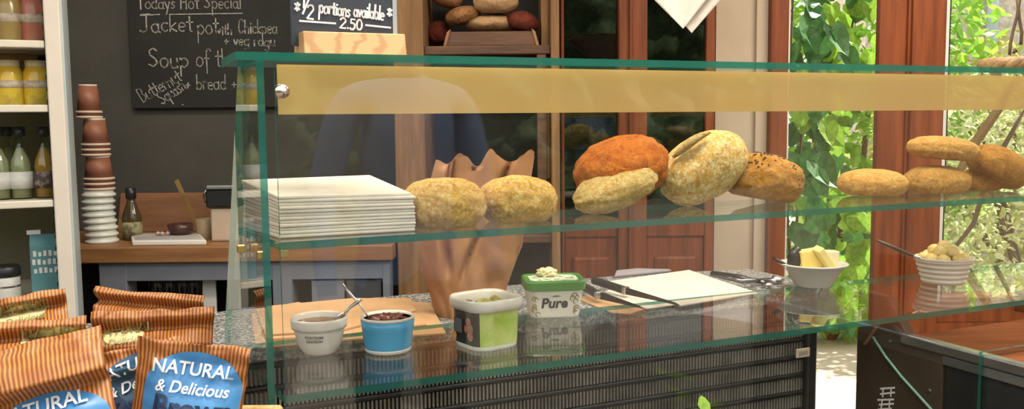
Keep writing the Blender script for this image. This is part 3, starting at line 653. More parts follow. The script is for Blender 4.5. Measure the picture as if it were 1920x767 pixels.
def bottle(a, d, z, label, capm, liq, lab, tall=.205, r=.030, gl=GLB):
    c = FP(a, d, z); t = thing('drink_bottle', label, 'bottle', c, 'bottles in the drinks fridge'); k = tall / .205
    MB().lathe([(0, 0), (r, 0), (r + .001, .004), (r + .001, .095 * k), (r * .85, .115 * k), (r * .42, .15 * k), (r * .4, .185 * k)], c, n=20).build('body', gl, t, smooth=True)
    MB().lathe([(0, .004), (r - .003, .004), (r - .003, .093 * k), (r * .78, .113 * k), (r * .3, .145 * k), (0, .146 * k)], c, n=16).build('drink', liq, t, smooth=True)
    MB().lathe([(r + .0018, .03), (r + .0018, .078)], c, n=20).build('label', lab, t, smooth=True)
    MB().lathe([(r * .5, .178 * k), (r * .56, .18 * k), (r * .56, .205 * k), (0, .206 * k)], c, n=16).build('cap', capm, t, smooth=True)
m_clear = M('clear_drink', (0.30, 0.29, 0.20), (0.36, 0.35, 0.26), 5, .2); m_amber = M('amber_drink', (0.42, 0.20, 0.03), (0.5, 0.26, 0.05), 5, .2)
m_labw = M('white_bottle_label', (0.62, 0.62, 0.58), (0.5, 0.5, 0.48), 25, .6); m_labd = M('dark_bottle_label', (0.07, 0.045, 0.04), (0.3, 0.22, 0.18), 45, .6, lo=.5, hi=.6)
z3 = SHZ[2] + .006
bottle(fat(87, 370), .14, z3, 'amber drink bottle with dark label next to the fridge post', m_blackpl, m_amber, m_labd)
bottle(fat(42, 370), .14, z3, 'clear drink bottle with white label, second from the fridge post', m_blackpl, m_clear, m_labw)
bottle(fat(2, 370), .14, z3, 'clear drink bottle with white label at the left edge of the photo', m_blackpl, m_clear, m_labw)
bottle(fat(-45, 370), .14, z3, 'clear drink bottle just outside the left edge of the photo', m_blackpl, m_clear, m_labw)
bottle(fat(22, 366, .28), .28, z3, 'clear drink bottle behind the two white-labelled bottles', m_blackpl, m_clear, m_labw)
def jar(a, d, z, label, liq, lidm, r, h, labm, cat='jar', nm='preserve_jar', grp='jars in the drinks fridge'):
    c = FP(a, d, z); t = thing(nm, label, cat, c, grp)
    MB().lathe([(0, 0), (r, 0), (r + .002, .005), (r + .002, h * .72), (r * .85, h * .84), (r * .8, h * .88)], c, n=24).build('body', liq, t, smooth=True)
    MB().lathe([(r + .003, h * .40), (r + .003, h * .56)], c, n=24).build('label', labm, t, smooth=True)
    MB().lathe([(r * .82, h * .86), (r * .84, h * .87), (r * .84, h), (0, h)], c, n=24).build('lid', lidm, t, smooth=True)
m_yel = M('yellow_fruit_drink', (0.62, 0.38, 0.02), (0.40, 0.30, 0.05), 14, .15, c3=(0.66, 0.48, 0.06)); m_tin = M('pale_foil_lid', (0.62, 0.55, 0.36), None, 5, .3)
m_labr = M('pale_print_label', (0.60, 0.55, 0.42), (0.38, 0.28, 0.22), 60, .6)
z2 = SHZ[1] + .006; z1 = SHZ[0] + .006
jar(fat(71, 190), .14, z2, 'yellow fruit drink jar next to the fridge post', m_yel, m_tin, .034, .13, m_labr)
jar(fat(20, 190), .14, z2, 'yellow fruit drink jar at the left on the middle shelf', m_yel, m_tin, .034, .13, m_labr)
jar(fat(-31, 190), .14, z2, 'yellow fruit drink jar just outside the left edge', m_yel, m_tin, .034, .13, m_labr)
jar(fat(66, 72), .14, z1, 'pinkish red jar next to the fridge post on the top shelf', M('pink_red_drink', (0.40, 0.12, 0.08), (0.48, 0.2, 0.14), 8, .2), m_tin, .033, .15, m_labr)
jar(fat(20, 72), .14, z1, 'olive green jar at the left on the top shelf', M('olive_drink', (0.30, 0.20, 0.06), (0.36, 0.26, 0.1), 8, .2), m_tin, .033, .15, m_labr)
fbk = fb(.08, FW - .08, .34, .42, z1, z1 + .22).build('carton_box', M('tan_card', (0.42, 0.24, 0.10), None, 5, .7)); tag(fbk, 'tan cardboard box behind the jars on the top shelf', 'box')
fbk = fb(.08, FW - .08, .34, .42, z2, z2 + .16).build('carton_box', MATS['tan_card']); tag(fbk, 'tan cardboard box behind the yellow jars on the middle shelf', 'box')
# teal carton and dark-lidded pot on the lower shelf
z4 = SHZ[3] + .006
a0, a1 = fat(112, 500, .10), fat(58, 500, .10)
t = thing('juice_carton', 'teal blue drink carton with white lettering on the lower fridge shelf', 'carton', FP((a0 + a1) / 2, .1, z4))
m_teal = M('teal_card', (0.065, 0.18, 0.20), (0.09, 0.23, 0.25), 8, .5)
MB().obox(FP(a0, .08, z4), FA * (a1 - a0), FD * .07, UP * .15).build('body', m_teal, t, bev=.003)
gab = MB().prism([FP(a0, .08, z4 + .15), FP(a0, .15, z4 + .15), FP(a0, .125, z4 + .178), FP(a0, .105, z4 + .178)], FA * (a1 - a0)).build('gable', m_teal, t, bev=.002)
MB().obox(FP(a0 + .045, .112, z4 + .178), FA * .035, FD * .006, UP * .012).build('spout_tab', m_white, gab)
cm = FP((a0 + a1) / 2, .0785, z4 + .1)
mbt = MB()
for k, wd in enumerate(('JUICE', 'APPLE', 'PRESSED')[:0]): pass
for k in range(3):
    for j in range(5): mbt.obox(cm + FA * (-.032 + .013 * j + .003 * (k % 2)) + UP * (.018 - .024 * k), FA * .008, FD * .001, UP * (.016 if (j + k) % 3 else .012))
mbt.build('lettering', m_labw, t)
c = FP(fat(12, 560, .10), .10, z4); t = thing('spread_pot', 'white pot with black lid at the left edge of the lower shelf', 'pot', c)
MB().lathe([(0, 0), (.036, 0), (.038, .004), (.038, .07), (.036, .072)], c, n=24).build('body', m_labw, t, smooth=True)
MB().lathe([(.040, .066), (.0405, .068), (.0405, .092), (.037, .096), (0, .096)], c, n=24).build('lid', m_blackpl, t, smooth=True)
MB().lathe([(.0386, .036), (.0386, .041)], c, n=24).build('stripe', m_labd, t, smooth=True)

# ------------------------------------------------------------------ granite counter with slotted black front
def tf(s): return .372        # front edge of the granite
S0, S1 = -.80, 1.44
gt = thing('granite_counter', 'speckled grey granite counter with slotted black front below the glass shelf', 'counter', S(.3, .5, 0))
MB().prism([S(S0, tf(S0), ZG - .03), S(0, tf(0) + .0005, ZG - .03), S(S1, tf(S1), ZG - .03), S(S1, .68, ZG - .03), S(1.1, .76, ZG - .03), S(S0, .76, ZG - .03)], UP * .03).build('granite_top', m_granite, gt, bev=.002)
m_vent = M('black_vent_plastic', (0.014, 0.013, 0.012), (0.022, 0.02, 0.018), 12, .28)
MB().prism([S(S0 + .05, tf(0) + .05, 0), S(0, tf(0) + .05, 0), S(S1 - .03, tf(S1) + .05, 0), S(S1 - .03, .64, 0), S(S0 + .05, .70, 0)], UP * (ZG - .03)).build('carcass', m_darkin, gt)
fa, fbv = S(-.25, tf(0) + .012, 0), S(S1 - .03, tf(S1) + .012, 0)
fdir = (fbv - fa).normalized(); fn_ = Vector((fdir.y, -fdir.x, 0)); flen = (fbv - fa).length
zz = ZG - .036
m_slot = M('slot_light_grey', (0.17, 0.155, 0.135), (0.38, 0.345, 0.30), 10, .3, metal=.4)  # pale grey bars stand in for light showing in the slots
for k in range(8):
    z1_ = zz - .046 * k
    MB().obox(fa + fn_ * -.03 + UP * (z1_ - .011), fdir * flen, fn_ * .022, UP * .010).build('louvre_rail', m_vent, gt, bev=.003)
    MB().obox(fa + fn_ * -.034 + UP * (z1_ - .046), fdir * flen, fn_ * .006, UP * .034).build('louvre_back', m_vent, gt)
    bars = MB(); n = int(flen / .0088)
    for j in range(n): bars.obox(fa + fdir * (j * .0088) + fn_ * -.024 + UP * (z1_ - .0455), fdir * .0042, fn_ * .012, UP * .032)
    o = bars.build('slot_light_bars', m_slot, gt); o['kind'] = 'stuff'
MB().obox(fbv - fn_ * .06 - fdir * .03 + UP * .30, fdir * .035, fn_ * .064, UP * (ZG - .33)).build('end_post', m_vent, gt, bev=.008)
pl = onp(1500, 660, fa, fn_)
npl = MB().obox(pl - fdir * .022 - UP * .012 + fn_ * .008, fdir * .044, fn_ * .004, UP * .024).build('name_plate', m_cream, gt, bev=.003)
MB().obox(pl - fdir * .014 - UP * .005 + fn_ * .012, fdir * .028, fn_ * .0006, UP * .010).build('plate_print', M('grey_print', (.3, .25, .22), None, 5, .6), npl)

# ------------------------------------------------------------------ glass display case
WX = Vector((-.469, .883, 0)).normalized()                 # end panel runs back a little askew
SR = 2.15
m2 = [GL, GEDGE]
dc = thing('glass_display_case', 'frameless glass display case with green glass edges and a cream header strip', 'display case', S(.9, .15, ZG))
def slab(name, poly, ext, big):
    o = MB().prism(poly, ext).build(name, None, dc, mats=m2, matfn=lambda p: 0 if abs(p.normal.dot(big)) > .95 else 1); return o
G = .011
e0 = P0 + UX * -.002
slab('end_panel', [e0 + UP * .70, e0 + UP * ZT, e0 + WX * .13 + UP * ZT, e0 + WX * .352 + UP * 1.0, e0 + WX * .365 + UP * .95, e0 + WX * .365 + UP * .70], WX.cross(UP) * -G, WX.cross(UP))
slab('front_pane', [S(.012, -.009, .66), S(1.522, -.009, .66), S(1.522, -.009, .90), S(SR, -.009, .90), S(SR, -.009, ZT), S(.012, -.009, ZT)], VX * .008, VX)
slab('top_pane', [S(-.045, -.022, ZT), S(SR + .02, -.022, ZT), S(SR + .02, .15, ZT), S(-.045, .15, ZT)], UP * .012, UP)
slab('shelf', [S(.012, .001, ZM - .012), S(SR, .001, ZM - .012), S(SR, .235, ZM - .012), S(-.018, .235, ZM - .012)], UP * .012, UP)
slab('shelf', [S(.012, .001, ZS - .012), S(SR, .001, ZS - .012), S(SR, .362, ZS - .012), S(-.030, .362, ZS - .012)], UP * .012, UP)
slab('end_panel', [S(SR, 0, .90), S(SR, 0, ZT), S(SR, .13, ZT), S(SR, .37, .99), S(SR, .37, .90)], UX * G, UX)
# header strip behind the front pane, with standoff knob
hz1, hz0 = ZT - .004, 1.432
o = MB().prism([S(.018, .004, hz0), S(SR - .01, .004, hz0), S(SR - .01, .004, hz1), S(.018, .004, hz1)], VX * .004).build('header_strip', STRIP, dc, label='cream header strip behind the top of the front pane')
kc = onp(528, 172, S(0, -.009), VX)
k = MB().lathe([(0, 0), (.010, 0), (.0115, .002), (.0115, .005), (.009, .008), (0, .009)], kc, ax=-VX, n=20).build('standoff_knob', M('pinkish_steel', (0.72, 0.60, 0.52), None, 5, .18, metal=1.0), dc, smooth=True)
for s_, t_ in ((.022, .012), (-.012, .012), (-.03, .10)):
    MB().obox(S(s_ - .007, t_, ZM - .026), UX * .013, VX * .012, UP * .013).build('shelf_clip', m_brass, dc, bev=.002)

# ------------------------------------------------------------------ things on the upper shelf
# napkins
nk = thing('napkin_stack', 'tall stack of folded white paper napkins at the left end of the upper shelf', 'napkins', S(.12, .12, ZM))
rn = random.Random(4)
qa, qb, qc, qd = S(.020, .042), S(.238, .034), S(.215, .225), S(-.012, .215)
nL = 12; lift = .0048
for k in range(nL):
    f0, f1 = k / nL, (k + .985) / nL
    dz = lambda f, p: ZM + .001 + f * (.066 + (.017 if p in (2, 3) else 0) - (.004 if p == 1 else 0))
    j = [Vector((rn.uniform(-.002, .002), rn.uniform(-.002, .002), 0)) for _ in range(4)]
    c_ = [qa, qb, qc, qd]
    if k == nL - 1: j[1] = Vector((-.006, .004, 0))
    b4 = [c_[i] + j[i] + UP * dz(f0, i) for i in range(4)]; t4 = [c_[i] + j[i] + UP * dz(f1, i) for i in range(4)]
    MB().add(b4 + t4, [(3, 2, 1, 0), (4, 5, 6, 7), (0, 1, 5, 4), (1, 2, 6, 5), (2, 3, 7, 6), (3, 0, 4, 7)]).build('napkin', m_napkin, nk, bev=.0018)

def rotm(rx=0, ry=0, rz=0): return (Matrix.Rotation(rz, 3, 'Z') @ Matrix.Rotation(ry, 3, 'Y') @ Matrix.Rotation(rx, 3, 'X'))
AZ = math.atan2(UX.y, UX.x)
def bread(label, px, py, Y, rx, ry, rz, mat, seed, ay=0.0, ax=0.0, nz=.045, fr=3.0, pw=2.3, flat=.25, zfix=None, name='bread_roll', cat='bread', group='breads on the upper glass shelf', warp=None):
    c = aty(px, py, Y)
    if zfix is not None: c.z = zfix
    t = thing(name, label, cat, c, group)
    b = blob(MB(), c, rx, ry, rz, rotm(ax, ay, AZ * .6), nz, fr, seed, flat, 5, pw, warp=warp); 
    zmin = min(v.z for v in b.v)
    b.build('crust', mat, t, smooth=True)
    bread.verts = b.v
    return t, c, zmin
def drop(t, zmin, z): t.location.z += z - zmin
t, c, zm_ = bread('pale floury bread roll next to the napkin stack', 831, 389, 1.545, .073, .068, .047, bm_roll, 11.0); drop(t, zm_, ZM)
t, c, zm_ = bread('pale floury bread roll beside the orange-crusted loaf', 971, 379, 1.62, .070, .064, .046, bm_roll, 14.0); drop(t, zm_, ZM)

# orange loaf with torn pale lip
c = aty(1168, 340, 1.77); RY = -.30
t = thing('crusty_loaf', 'orange-crusted loaf torn open along a pale lower lip', 'bread', (c.x, c.y, ZM), 'breads on the upper glass shelf')
b = blob(MB(), c + Vector((.0, .026, .006)), .095, .085, .062, rotm(.15, RY, .2), .05, 3, 21.0, .12, 5, 2.2)
b2 = blob(MB(), c + Vector((-.020, -.034, -.027)), .084, .056, .035, rotm(.30, RY - .06, .12), .045, 3.5, 23.0, .0, 5, 2.2)
zmn = min(min(v.z for v in b.v), min(v.z for v in b2.v)); t.location.z = zmn
b.build('crust', bm_orange, t, smooth=True); b2.build('torn_lip', bm_crumb, t, smooth=True); t.location.z = ZM
# large flour-dusted loaf, tipped up
c = aty(1318, 324, 1.86)
t = thing('large_loaf', 'large flour-dusted round loaf tipped up between the orange loaf and the seeded roll', 'bread', (c.x, c.y, ZM), 'breads on the upper glass shelf')
b = blob(MB(), c, .098, .060, .066, rotm(.25, -.50, .15), .035, 2.5, 31.0, .10, 5, 2.2)
zmn = min(v.z for v in b.v); t.location.z = zmn; b.build('crust', bm_flour, t, smooth=True)
sc = MB()
pts = [aty(1262 + 70 * (a / 8), 305 - 48 * math.sin(a / 8 * 1.35), 1.80 + .014 * abs(a - 4) / 4) for a in range(9)]
sc.tube(pts, [.003, .006, .008, .009, .009, .008, .007, .005, .002], 8)
sc.build('score_ridge', bm_crumb, t, smooth=True); t.location.z = ZM
# seeded roll
t, c, zm_ = bread('brown-gold roll topped with dark seeds beside the large flour-dusted loaf', 1432, 344, 1.90, .083, .072, .054, bm_seed, 41.0, ay=.18, name='seeded_roll')
sd = MB(); rs_ = random.Random(9)
cand = [v for v in bread.verts if (v.z - c.z > .030 and v.x - c.x < .035) or (v.x - c.x > .045 and v.y < c.y and v.z > c.z - .02 and rs_.random() < .25)]
for p_ in rs_.sample(cand, 90):
    sd.lathe([(0, -.0045), (.0022, 0), (0, .0045)], p_ + (p_ - c).normalized() * .0008, ax=Vector((rs_.uniform(-1, 1), rs_.uniform(-1, 1), rs_.uniform(-.2, .2))), n=5)
sd.build('seeds', M('dark_seed', (0.03, 0.02, 0.012), (0.07, 0.045, 0.025), 5, .6), t, kind='stuff'); drop(t, zm_, ZM)
# four golden rolls at the right
t, c, zm_ = bread('golden oval roll lying alone left of the roll pile', 1636, 342, 2.06, .080, .062, .034, bm_tan, 51.0, ay=.04, nz=.03); drop(t, zm_, ZM)
t, c, zm_ = bread('golden oval roll at the bottom of the roll pile', 1757, 337, 2.10, .074, .062, .036, bm_tan, 53.0, ay=.05, nz=.03); drop(t, zm_, ZM)
t, c, zm_ = bread('golden oval roll resting on top of the pile', 1768, 280, 2.10, .085, .058, .030, bm_tan, 55.0, ay=.10, nz=.03)
t, c, zm_ = bread('golden brown roll leaning at the right end of the pile', 1872, 313, 2.16, .074, .06, .044, bm_seed, 57.0, ay=.50, nz=.03)
t, c, zm_ = bread('small golden brown roll tucked underneath the leaning roll', 1838, 340, 2.20, .055, .05, .030, bm_seed, 59.0, ay=0, nz=.03); drop(t, zm_, ZM)

# ------------------------------------------------------------------ things on the lower shelf and granite
def rep_c(px, py, z=ZS): return atz(px, py, z)
def bowl_frame(c):                       # right, up on the side facing the camera
    n = (CAM - c); n.z = 0; n.normalize(); r_ = UP.cross(n).normalized(); return n, r_
def spoon(name, label, a, b, bowl_at_b=True, m=m_steel, w=.0035, handle=None):
    a, b = Vector(a), Vector(b); t = thing(name, label, 'spoon', b)
    L = (b - a); mid = (a + b) / 2 + UP * .004
    MB().tube([a, a + L * .2, mid, b - L * .12], [w * 1.3, w * 1.1, w * .8, w * .7], 8).build('handle', handle or m, t, smooth=True)
    d = L.normalized()
    mbq = MB(); mbq.lathe([(0, -.022), (.008, -.016), (.012, 0), (.009, .014), (0, .02)], b, ax=d, n=12, sy=.35); mbq.build('bowl', m, t, smooth=True)
    return t
# white bowl
c = rep_c(600, 660); c.z = ZS; h = .068; r = .050
t = thing('white_bowl', 'white ceramic bowl with small dark lettering holding brown sauce', 'bowl', c)
MB().lathe([(0, 0), (.028, 0), (.031, .003), (.040, .018), (.0455, .044), (.046, .046), (.0495, .047), (.0505, .052), (.0515, .062), (.0495, .0665), (.0465, .064), (.044, .048), (.036, .016), (.02, .009), (0, .008)], c, n=44).build('body', m_ceramic, t, smooth=True)
MB().lathe([(0, .056), (.030, .0562), (.0452, .0555), (.0442, .046), (0, .044)], c, n=32).build('sauce', M('brown_sauce', (0.20, 0.085, 0.03), (0.26, 0.12, 0.05), 12, .25), t, smooth=True)
n_, r_ = bowl_frame(c)
def onbowl(rr):
    def fn(x, y):
        a = (x - .010) / .045; R = rr(y); return c + (n_ * math.cos(a) + r_ * math.sin(a)) * R + UP * y
    return fn
mbt = MB(); rr = lambda y: .0405 + (y - .018) * .196 + .0012
text_on(mbt, 'PORTIVSM', lambda x, y: onbowl(rr)(x, y + .034), .0072, .0002); text_on(mbt, 'GRAVEON', lambda x, y: onbowl(rr)(x, y + .027), .0066, .0002)
mbt.build('lettering', M('faded_print', (0.10, 0.09, 0.08), None, 30, .6), t)
spoon('sauce_spoon', 'steel spoon leaning in the white sauce bowl', aty(676, 560, c.y + .02), aty(634, 603, c.y + .005))
# blue ramekin
c = rep_c(728, 657); c.z = ZS
t = thing('blue_ramekin', 'sky blue ramekin of dark chutney beside the white bowl', 'bowl', c)
MB().lathe([(0, 0), (.038, 0), (.041, .003), (.0435, .012), (.0465, .041), (.0475, .044), (.0490, .060)], c, n=44).build('body', m_bluecer, t, smooth=True)
MB().lathe([(.0490, .060), (.0490, .064), (.0465, .0655), (.0445, .060), (.042, .014), (.03, .010), (0, .010)], c, n=44).build('lining', m_ceramic, t, smooth=True)
MB().lathe([(.0382, -.0002), (.0412, .0015), (.0428, .006), (.0425, .008)], c, n=44).build('foot_ring', m_ceramic, t, smooth=True)
ck = MB(); blob(ck, c + Vector((0, .004, .050)), .036, .036, .017, None, .45, 4.5, 3.0, 0, 4); ck.build('chutney', M('dark_chutney', (0.09, 0.02, 0.012), (0.20, 0.05, 0.025), 60, .3), t, smooth=True)
spoon('chutney_spoon', 'thin steel spoon standing in the blue ramekin', aty(643, 533, c.y + .03), aty(703, 612, c.y - .005), w=.0022)
# olive tub: rounded square pail
def rsq(cx, w_, d_, z, rad, ang, n=6):
    out = []
    for k, (sx, sy) in enumerate(((1, 1), (-1, 1), (-1, -1), (1, -1))):
        for j in range(n + 1):
            a = math.pi / 2 * (k + j / n); x = sx * (w_ / 2 - rad) + rad * math.cos(a); y = sy * (d_ / 2 - rad) + rad * math.sin(a)
            ca, sa = math.cos(ang), math.sin(ang); out.append(cx + Vector((x * ca - y * sa, x * sa + y * ca, z)))
    return out
def loft(rings, cap0=True, cap1=True):
    mb = MB(); n = len(rings[0]); vs = [p for r in rings for p in r]; fs = []
    for i in range(len(rings) - 1):
        for k in range(n): k2 = (k + 1) % n; fs.append((i * n + k, i * n + k2, (i + 1) * n + k2, (i + 1) * n + k))
    if cap0: fs.append(tuple(range(n - 1, -1, -1)))
    if cap1: fs.append(tuple((len(rings) - 1) * n + k for k in range(n)))
    return mb.add(vs, fs)
c = rep_c(912, 645); c.z = ZS; ang = .62
t = thing('olive_tub', 'open white rimmed plastic tub of olives with green and black label', 'tub', c)
RS = lambda w_, z, rad=.026: rsq(c, w_, w_, z, rad, ang)
loft([RS(.094, 0), RS(.096, .003), RS(.101, .075)], True, False).build('body', M('clear_tub', (0.60, 0.62, 0.52), (0.66, 0.68, 0.58), 5, .3), t, smooth=False)
m_lab = [M('green_label', (0.34, 0.50, 0.05), (0.52, 0.60, 0.16), 28, .4, lo=.4, hi=.6), M('black_label', (0.012, 0.012, 0.012), None, 5, .4)]
otl = loft([RS(.0972, .008), RS(.1020, .074)], False, False).build('label', None, t, mats=m_lab, matfn=lambda p: 1 if (p.normal.x < -.12 and p.normal.y < 0) else 0)
# olives printed on the black label: flat print
pn = Vector((-math.sin(ang), -math.cos(ang), 0)) if False else None
fx = Vector((math.cos(ang), math.sin(ang), 0)); fy = Vector((-math.sin(ang), math.cos(ang), 0))
# the black face looks towards -fx; the green one towards -fy
fc = c - fx * .0512
for (a, z, rx_, mt) in ((.020, .052, .008, 'a'), (.026, .040, .009, 'b'), (.012, .038, .007, 'a'), (.024, .026, .009, 'b'), (-.030, .020, .008, 'c')):
    mt_ = {'a': M('print_olive_red', (0.30, 0.09, 0.05), (0.5, 0.2, 0.1), 60, .5), 'b': M('print_olive_tan', (0.48, 0.2, 0.1), (0.16, 0.05, 0.03), 60, .5), 'c': M('print_orange', (0.7, 0.28, 0.08), None, 30, .5)}[mt]
    MB().lathe([(0, 0), (rx_, 0), (rx_, .0006), (0, .0007)], fc - fy * a + UP * z - fx * (.0006 - (z - .04) * -.03), ax=-fx, n=14).build('print_olive', mt_, otl)
MB().obox(fc + fy * .004 + UP * .028 - fx * .0012, fy * .026, fx * .002, UP * .026).build('print_panel', M('grey_panel', (0.10, 0.10, 0.11), None, 20, .5), otl)
loft([RS(.100, .070), RS(.113, .072, .03), RS(.117, .080, .032), RS(.117, .088, .032), RS(.112, .093, .03), RS(.105, .090, .028), RS(.099, .086), RS(.097, .070)], False, False).build('rim', m_ceramic, t, smooth=True)
loft([RS(.096, .060), RS(.096, .071)], False, True).build('brine', M('olive_brine', (0.20, 0.19, 0.03), (0.35, 0.32, 0.07), 40, .2), t)
ro = random.Random(2); m_olg = M('green_olive', (0.36, 0.36, 0.05), (0.46, 0.44, 0.10), 20, .25); m_olr = M('red_brown_olive', (0.30, 0.12, 0.06), (0.2, 0.08, 0.04), 20, .25)
for k in range(16):
    a, q = ro.uniform(0, math.tau), math.sqrt(ro.random()) * .036; pp = c + Vector((math.cos(a) * q, math.sin(a) * q, .074 + ro.uniform(0, .004)))
    o = MB().lathe([(0, -.011), (.006, -.009), (.0088, 0), (.006, .009), (0, .011)], pp, ax=Vector((ro.uniform(-1, 1), ro.uniform(-1, 1), .2)), n=10).build('olive', m_olr if (pp.x < c.x - .015) else m_olg, smooth=True)
    tag(o, 'red-brown olive floating in the open tub' if (pp.x < c.x - .015) else 'green olive floating in the open tub', 'olive', 'red-brown olives in the tub' if (pp.x < c.x - .015) else 'green olives in the tub')
# spread tub with green lid
c = rep_c(1037, 588); c.z = ZS; ang = .10
t = thing('spread_tub', 'cream spread tub with green lid and black script lettering', 'tub', c)
RS = lambda w_, d_, z, rad=.02: rsq(c, w_, d_, z, rad, ang)
stb = loft([RS(.104, .078, 0), RS(.106, .08, .003), RS(.122, .094, .066)], True, True).build('body', M('cream_tub', (0.74, 0.70, 0.58), (0.78, 0.74, 0.64), 9, .3), t)
m_glid = M('green_lid', (0.055, 0.20, 0.03), (0.08, 0.26, 0.04), 6, .3)
sld = loft([RS(.124, .096, .058), RS(.130, .102, .060), RS(.131, .103, .076), RS(.127, .099, .080), RS(.116, .088, .080), RS(.114, .086, .077)], False, True).build('lid', m_glid, t)
loft([RS(.104, .076, .0771), RS(.104, .076, .0785)], False, True).build('lid_print', M('lid_print', (0.72, 0.74, 0.62), (0.10, 0.24, 0.06), 90, .4, lo=.5, hi=.56), sld)
fx = Vector((math.cos(ang), math.sin(ang), 0)); fy = Vector((-math.sin(ang), math.cos(ang), 0))
def onf(x, y): return c + fx * x - fy * (.0402 + .0068 * y / .063 + .0008) + UP * y
mbt = MB(); text_on(mbt, 'Pure', lambda x, y: onf(x - .004, y + .022), .030, .0009, .15); mbt.build('lettering', m_print, stb)
MB().add([onf(-.012, .046), onf(.0, .049), onf(.012, .047), onf(0, .045)], [(0, 3, 2, 1)]).build('leaf_mark', m_glid, stb)
mbt = MB(); rp_ = random.Random(6)
for s_ in (-1, 1):
    for k in range(7):
        x_, y_ = s_ * rp_.uniform(.034, .05), rp_.uniform(.008, .05); r0_ = rp_.uniform(.003, .006)
        pts = [onf(x_ + math.cos(a) * r0_, y_ + math.sin(a) * r0_) for a in np.linspace(0, 4.5, 8)]
        for a, b in zip(pts, pts[1:]):
            d = (b - a).normalized(); sd_ = fy.cross(d) * .0009; mbt.add([a - sd_, b - sd_, b + sd_, a + sd_], [(0, 1, 2, 3)])
mbt.build('scroll_print', M('brown_print', (0.25, 0.15, 0.06), None, 5, .6), stb)
q = c + UP * .0785; q += Vector((-.012, .02, 0))
bt = blob(MB(), (0, 0, .008), .022, .016, .011, None, .3, 3, 8.0, .3, 4); o = tag(bt.build('butter_curl', M('soft_butter', (0.80, 0.66, 0.30), (0.86, 0.76, 0.46), 20, .35), smooth=True), 'rough curl of yellow butter on the green tub lid', 'butter'); o.location = q

# tall brown paper bag behind the shelves
yb_ = 1.98; ct = S(.42, .55, ZG)
def bagpt(u, v, side):
    cx = XA(872 + 38 * v ** 2, yb_); wv = .060 + .040 * min(1, v * 2.2) - .016 * max(0, v - .6)
    z = ZG + .345 * v
    jag = 0 if v < .97 else .020 * noise.noise((u * 4.1, 3.3, side)) + .012 * math.sin(u * 9)
    d = .045 * (1 - .45 * v) * (1 - abs(u) ** 3) + .010 * noise.noise((u * 2.5, v * 5, side * 3 + 1))
    d += .012 * abs(noise.noise((u * 2.2 + 5, v * 3.2, side * 2 + .5))) - .026 * math.exp(-((u - .1 - (v - .5) * .9) / .05) ** 2) * min(1, max(0, (v - .2) * 5))
    if v > .25: d += -.034 * math.exp(-((u + .45 + .35 * (v - .4)) / .07) ** 2) * min(1, (v - .25) * 6)
    return Vector((cx + u * wv * 1.15, yb_ - side * d * 1.0 + .0, z + jag))
mbb = MB()
mbb.grid(lambda a, b: bagpt(2 * a - 1, b, 1), 52, 40); mbb.grid(lambda a, b: bagpt(1 - 2 * a, b, -1), 52, 40)
o = mbb.build('paper_bag', m_kraft, smooth=True); tag(o, 'tall crumpled brown paper bag standing behind the two floury rolls', 'paper bag')
# pale paper scrap standing behind the second roll
# flat kraft bags
kz = ZG
def sheet(name, label, pix, z, mat, th=.0012, cat='paper', group=None, cup_=0.0):
    ps = [atz(x, y, z) for x, y in pix]; o = MB().prism([Vector((p.x, p.y, z)) for p in ps], UP * th).build(name, mat, bev=.0003); return tag(o, label, cat, group)
sheet('kraft_bag', 'lowest flat kraft paper bag under the blue ramekin and white bowl', [(470, 590), (700, 566), (806, 570), (836, 628), (640, 640), (480, 655)], ZG + .0005, m_kraft2, .004, 'paper bag', 'flat kraft bags on the granite')
sheet('kraft_bag', 'middle flat kraft paper bag with a raised corner behind the ramekin', [(480, 584), (560, 570), (585, 577), (670, 562), (684, 571), (760, 568), (800, 612), (620, 634), (500, 640)], ZG + .005, m_kraft2, .005, 'paper bag', 'flat kraft bags on the granite')
sheet('kraft_bag', 'topmost flat kraft paper bag behind the white bowl', [(500, 577), (660, 562), (770, 562), (780, 585), (640, 622), (510, 630)], ZG + .0105, m_kraft2, .004, 'paper bag', 'flat kraft bags on the granite')
# papers and knives
sheet('paper_sheet', 'pale kraft sheet lying under the front knife', [(1078, 560), (1120, 551), (1215, 578), (1180, 590), (1148, 588)], ZG + .0005, m_kraft2, .002)
sheet('paper_sheet', 'narrow white sheet between the two black-handled knives', [(1130, 548), (1170, 540), (1270, 572), (1212, 580)], ZG + .003, m_paper, .002)
sheet('paper_sheet', 'large white paper sheet beside the black-handled knives', [(1136, 530), (1292, 508), (1420, 551), (1276, 575)], ZG + .0055, m_paper, .003)
def knife(label, a, b, e):
    t = thing('bread_knife', label, 'knife', b, 'black-handled knives'); d = (b - a).normalized(); sd_ = d.cross(UP).normalized(); u2 = sd_.cross(d)
    MB().obox(a - sd_ * .009 - u2 * .009, b - a, sd_ * .018, u2 * .018).build('handle', m_blackpl, t, bev=.005)
    MB().obox(b - sd_ * .0095 - u2 * .0095, d * .012, sd_ * .019, u2 * .019).build('bolster', m_steel, t, bev=.003)
    d2 = (e - b).normalized(); s2 = d2.cross(UP).normalized()
    MB().prism([b + d2 * .010 - UP * .009, b + d2 * .010 + UP * .008, e - d2 * .015 + UP * .004, e + UP * 0], s2 * .002).build('blade', M('dark_blade', (0.06, 0.06, 0.06), None, 5, .2, metal=.9), t)
def az(x, y, dz): return atz(x, y, ZG + dz)
knife('black-handled knife nearest the green-lidded tub', az(1075, 526, .03), az(1120, 552, .022), az(1208, 579, .010))
knife('black-handled knife lying along the large white sheet', az(1112, 525, .03), az(1170, 544, .022), az(1276, 573, .014))
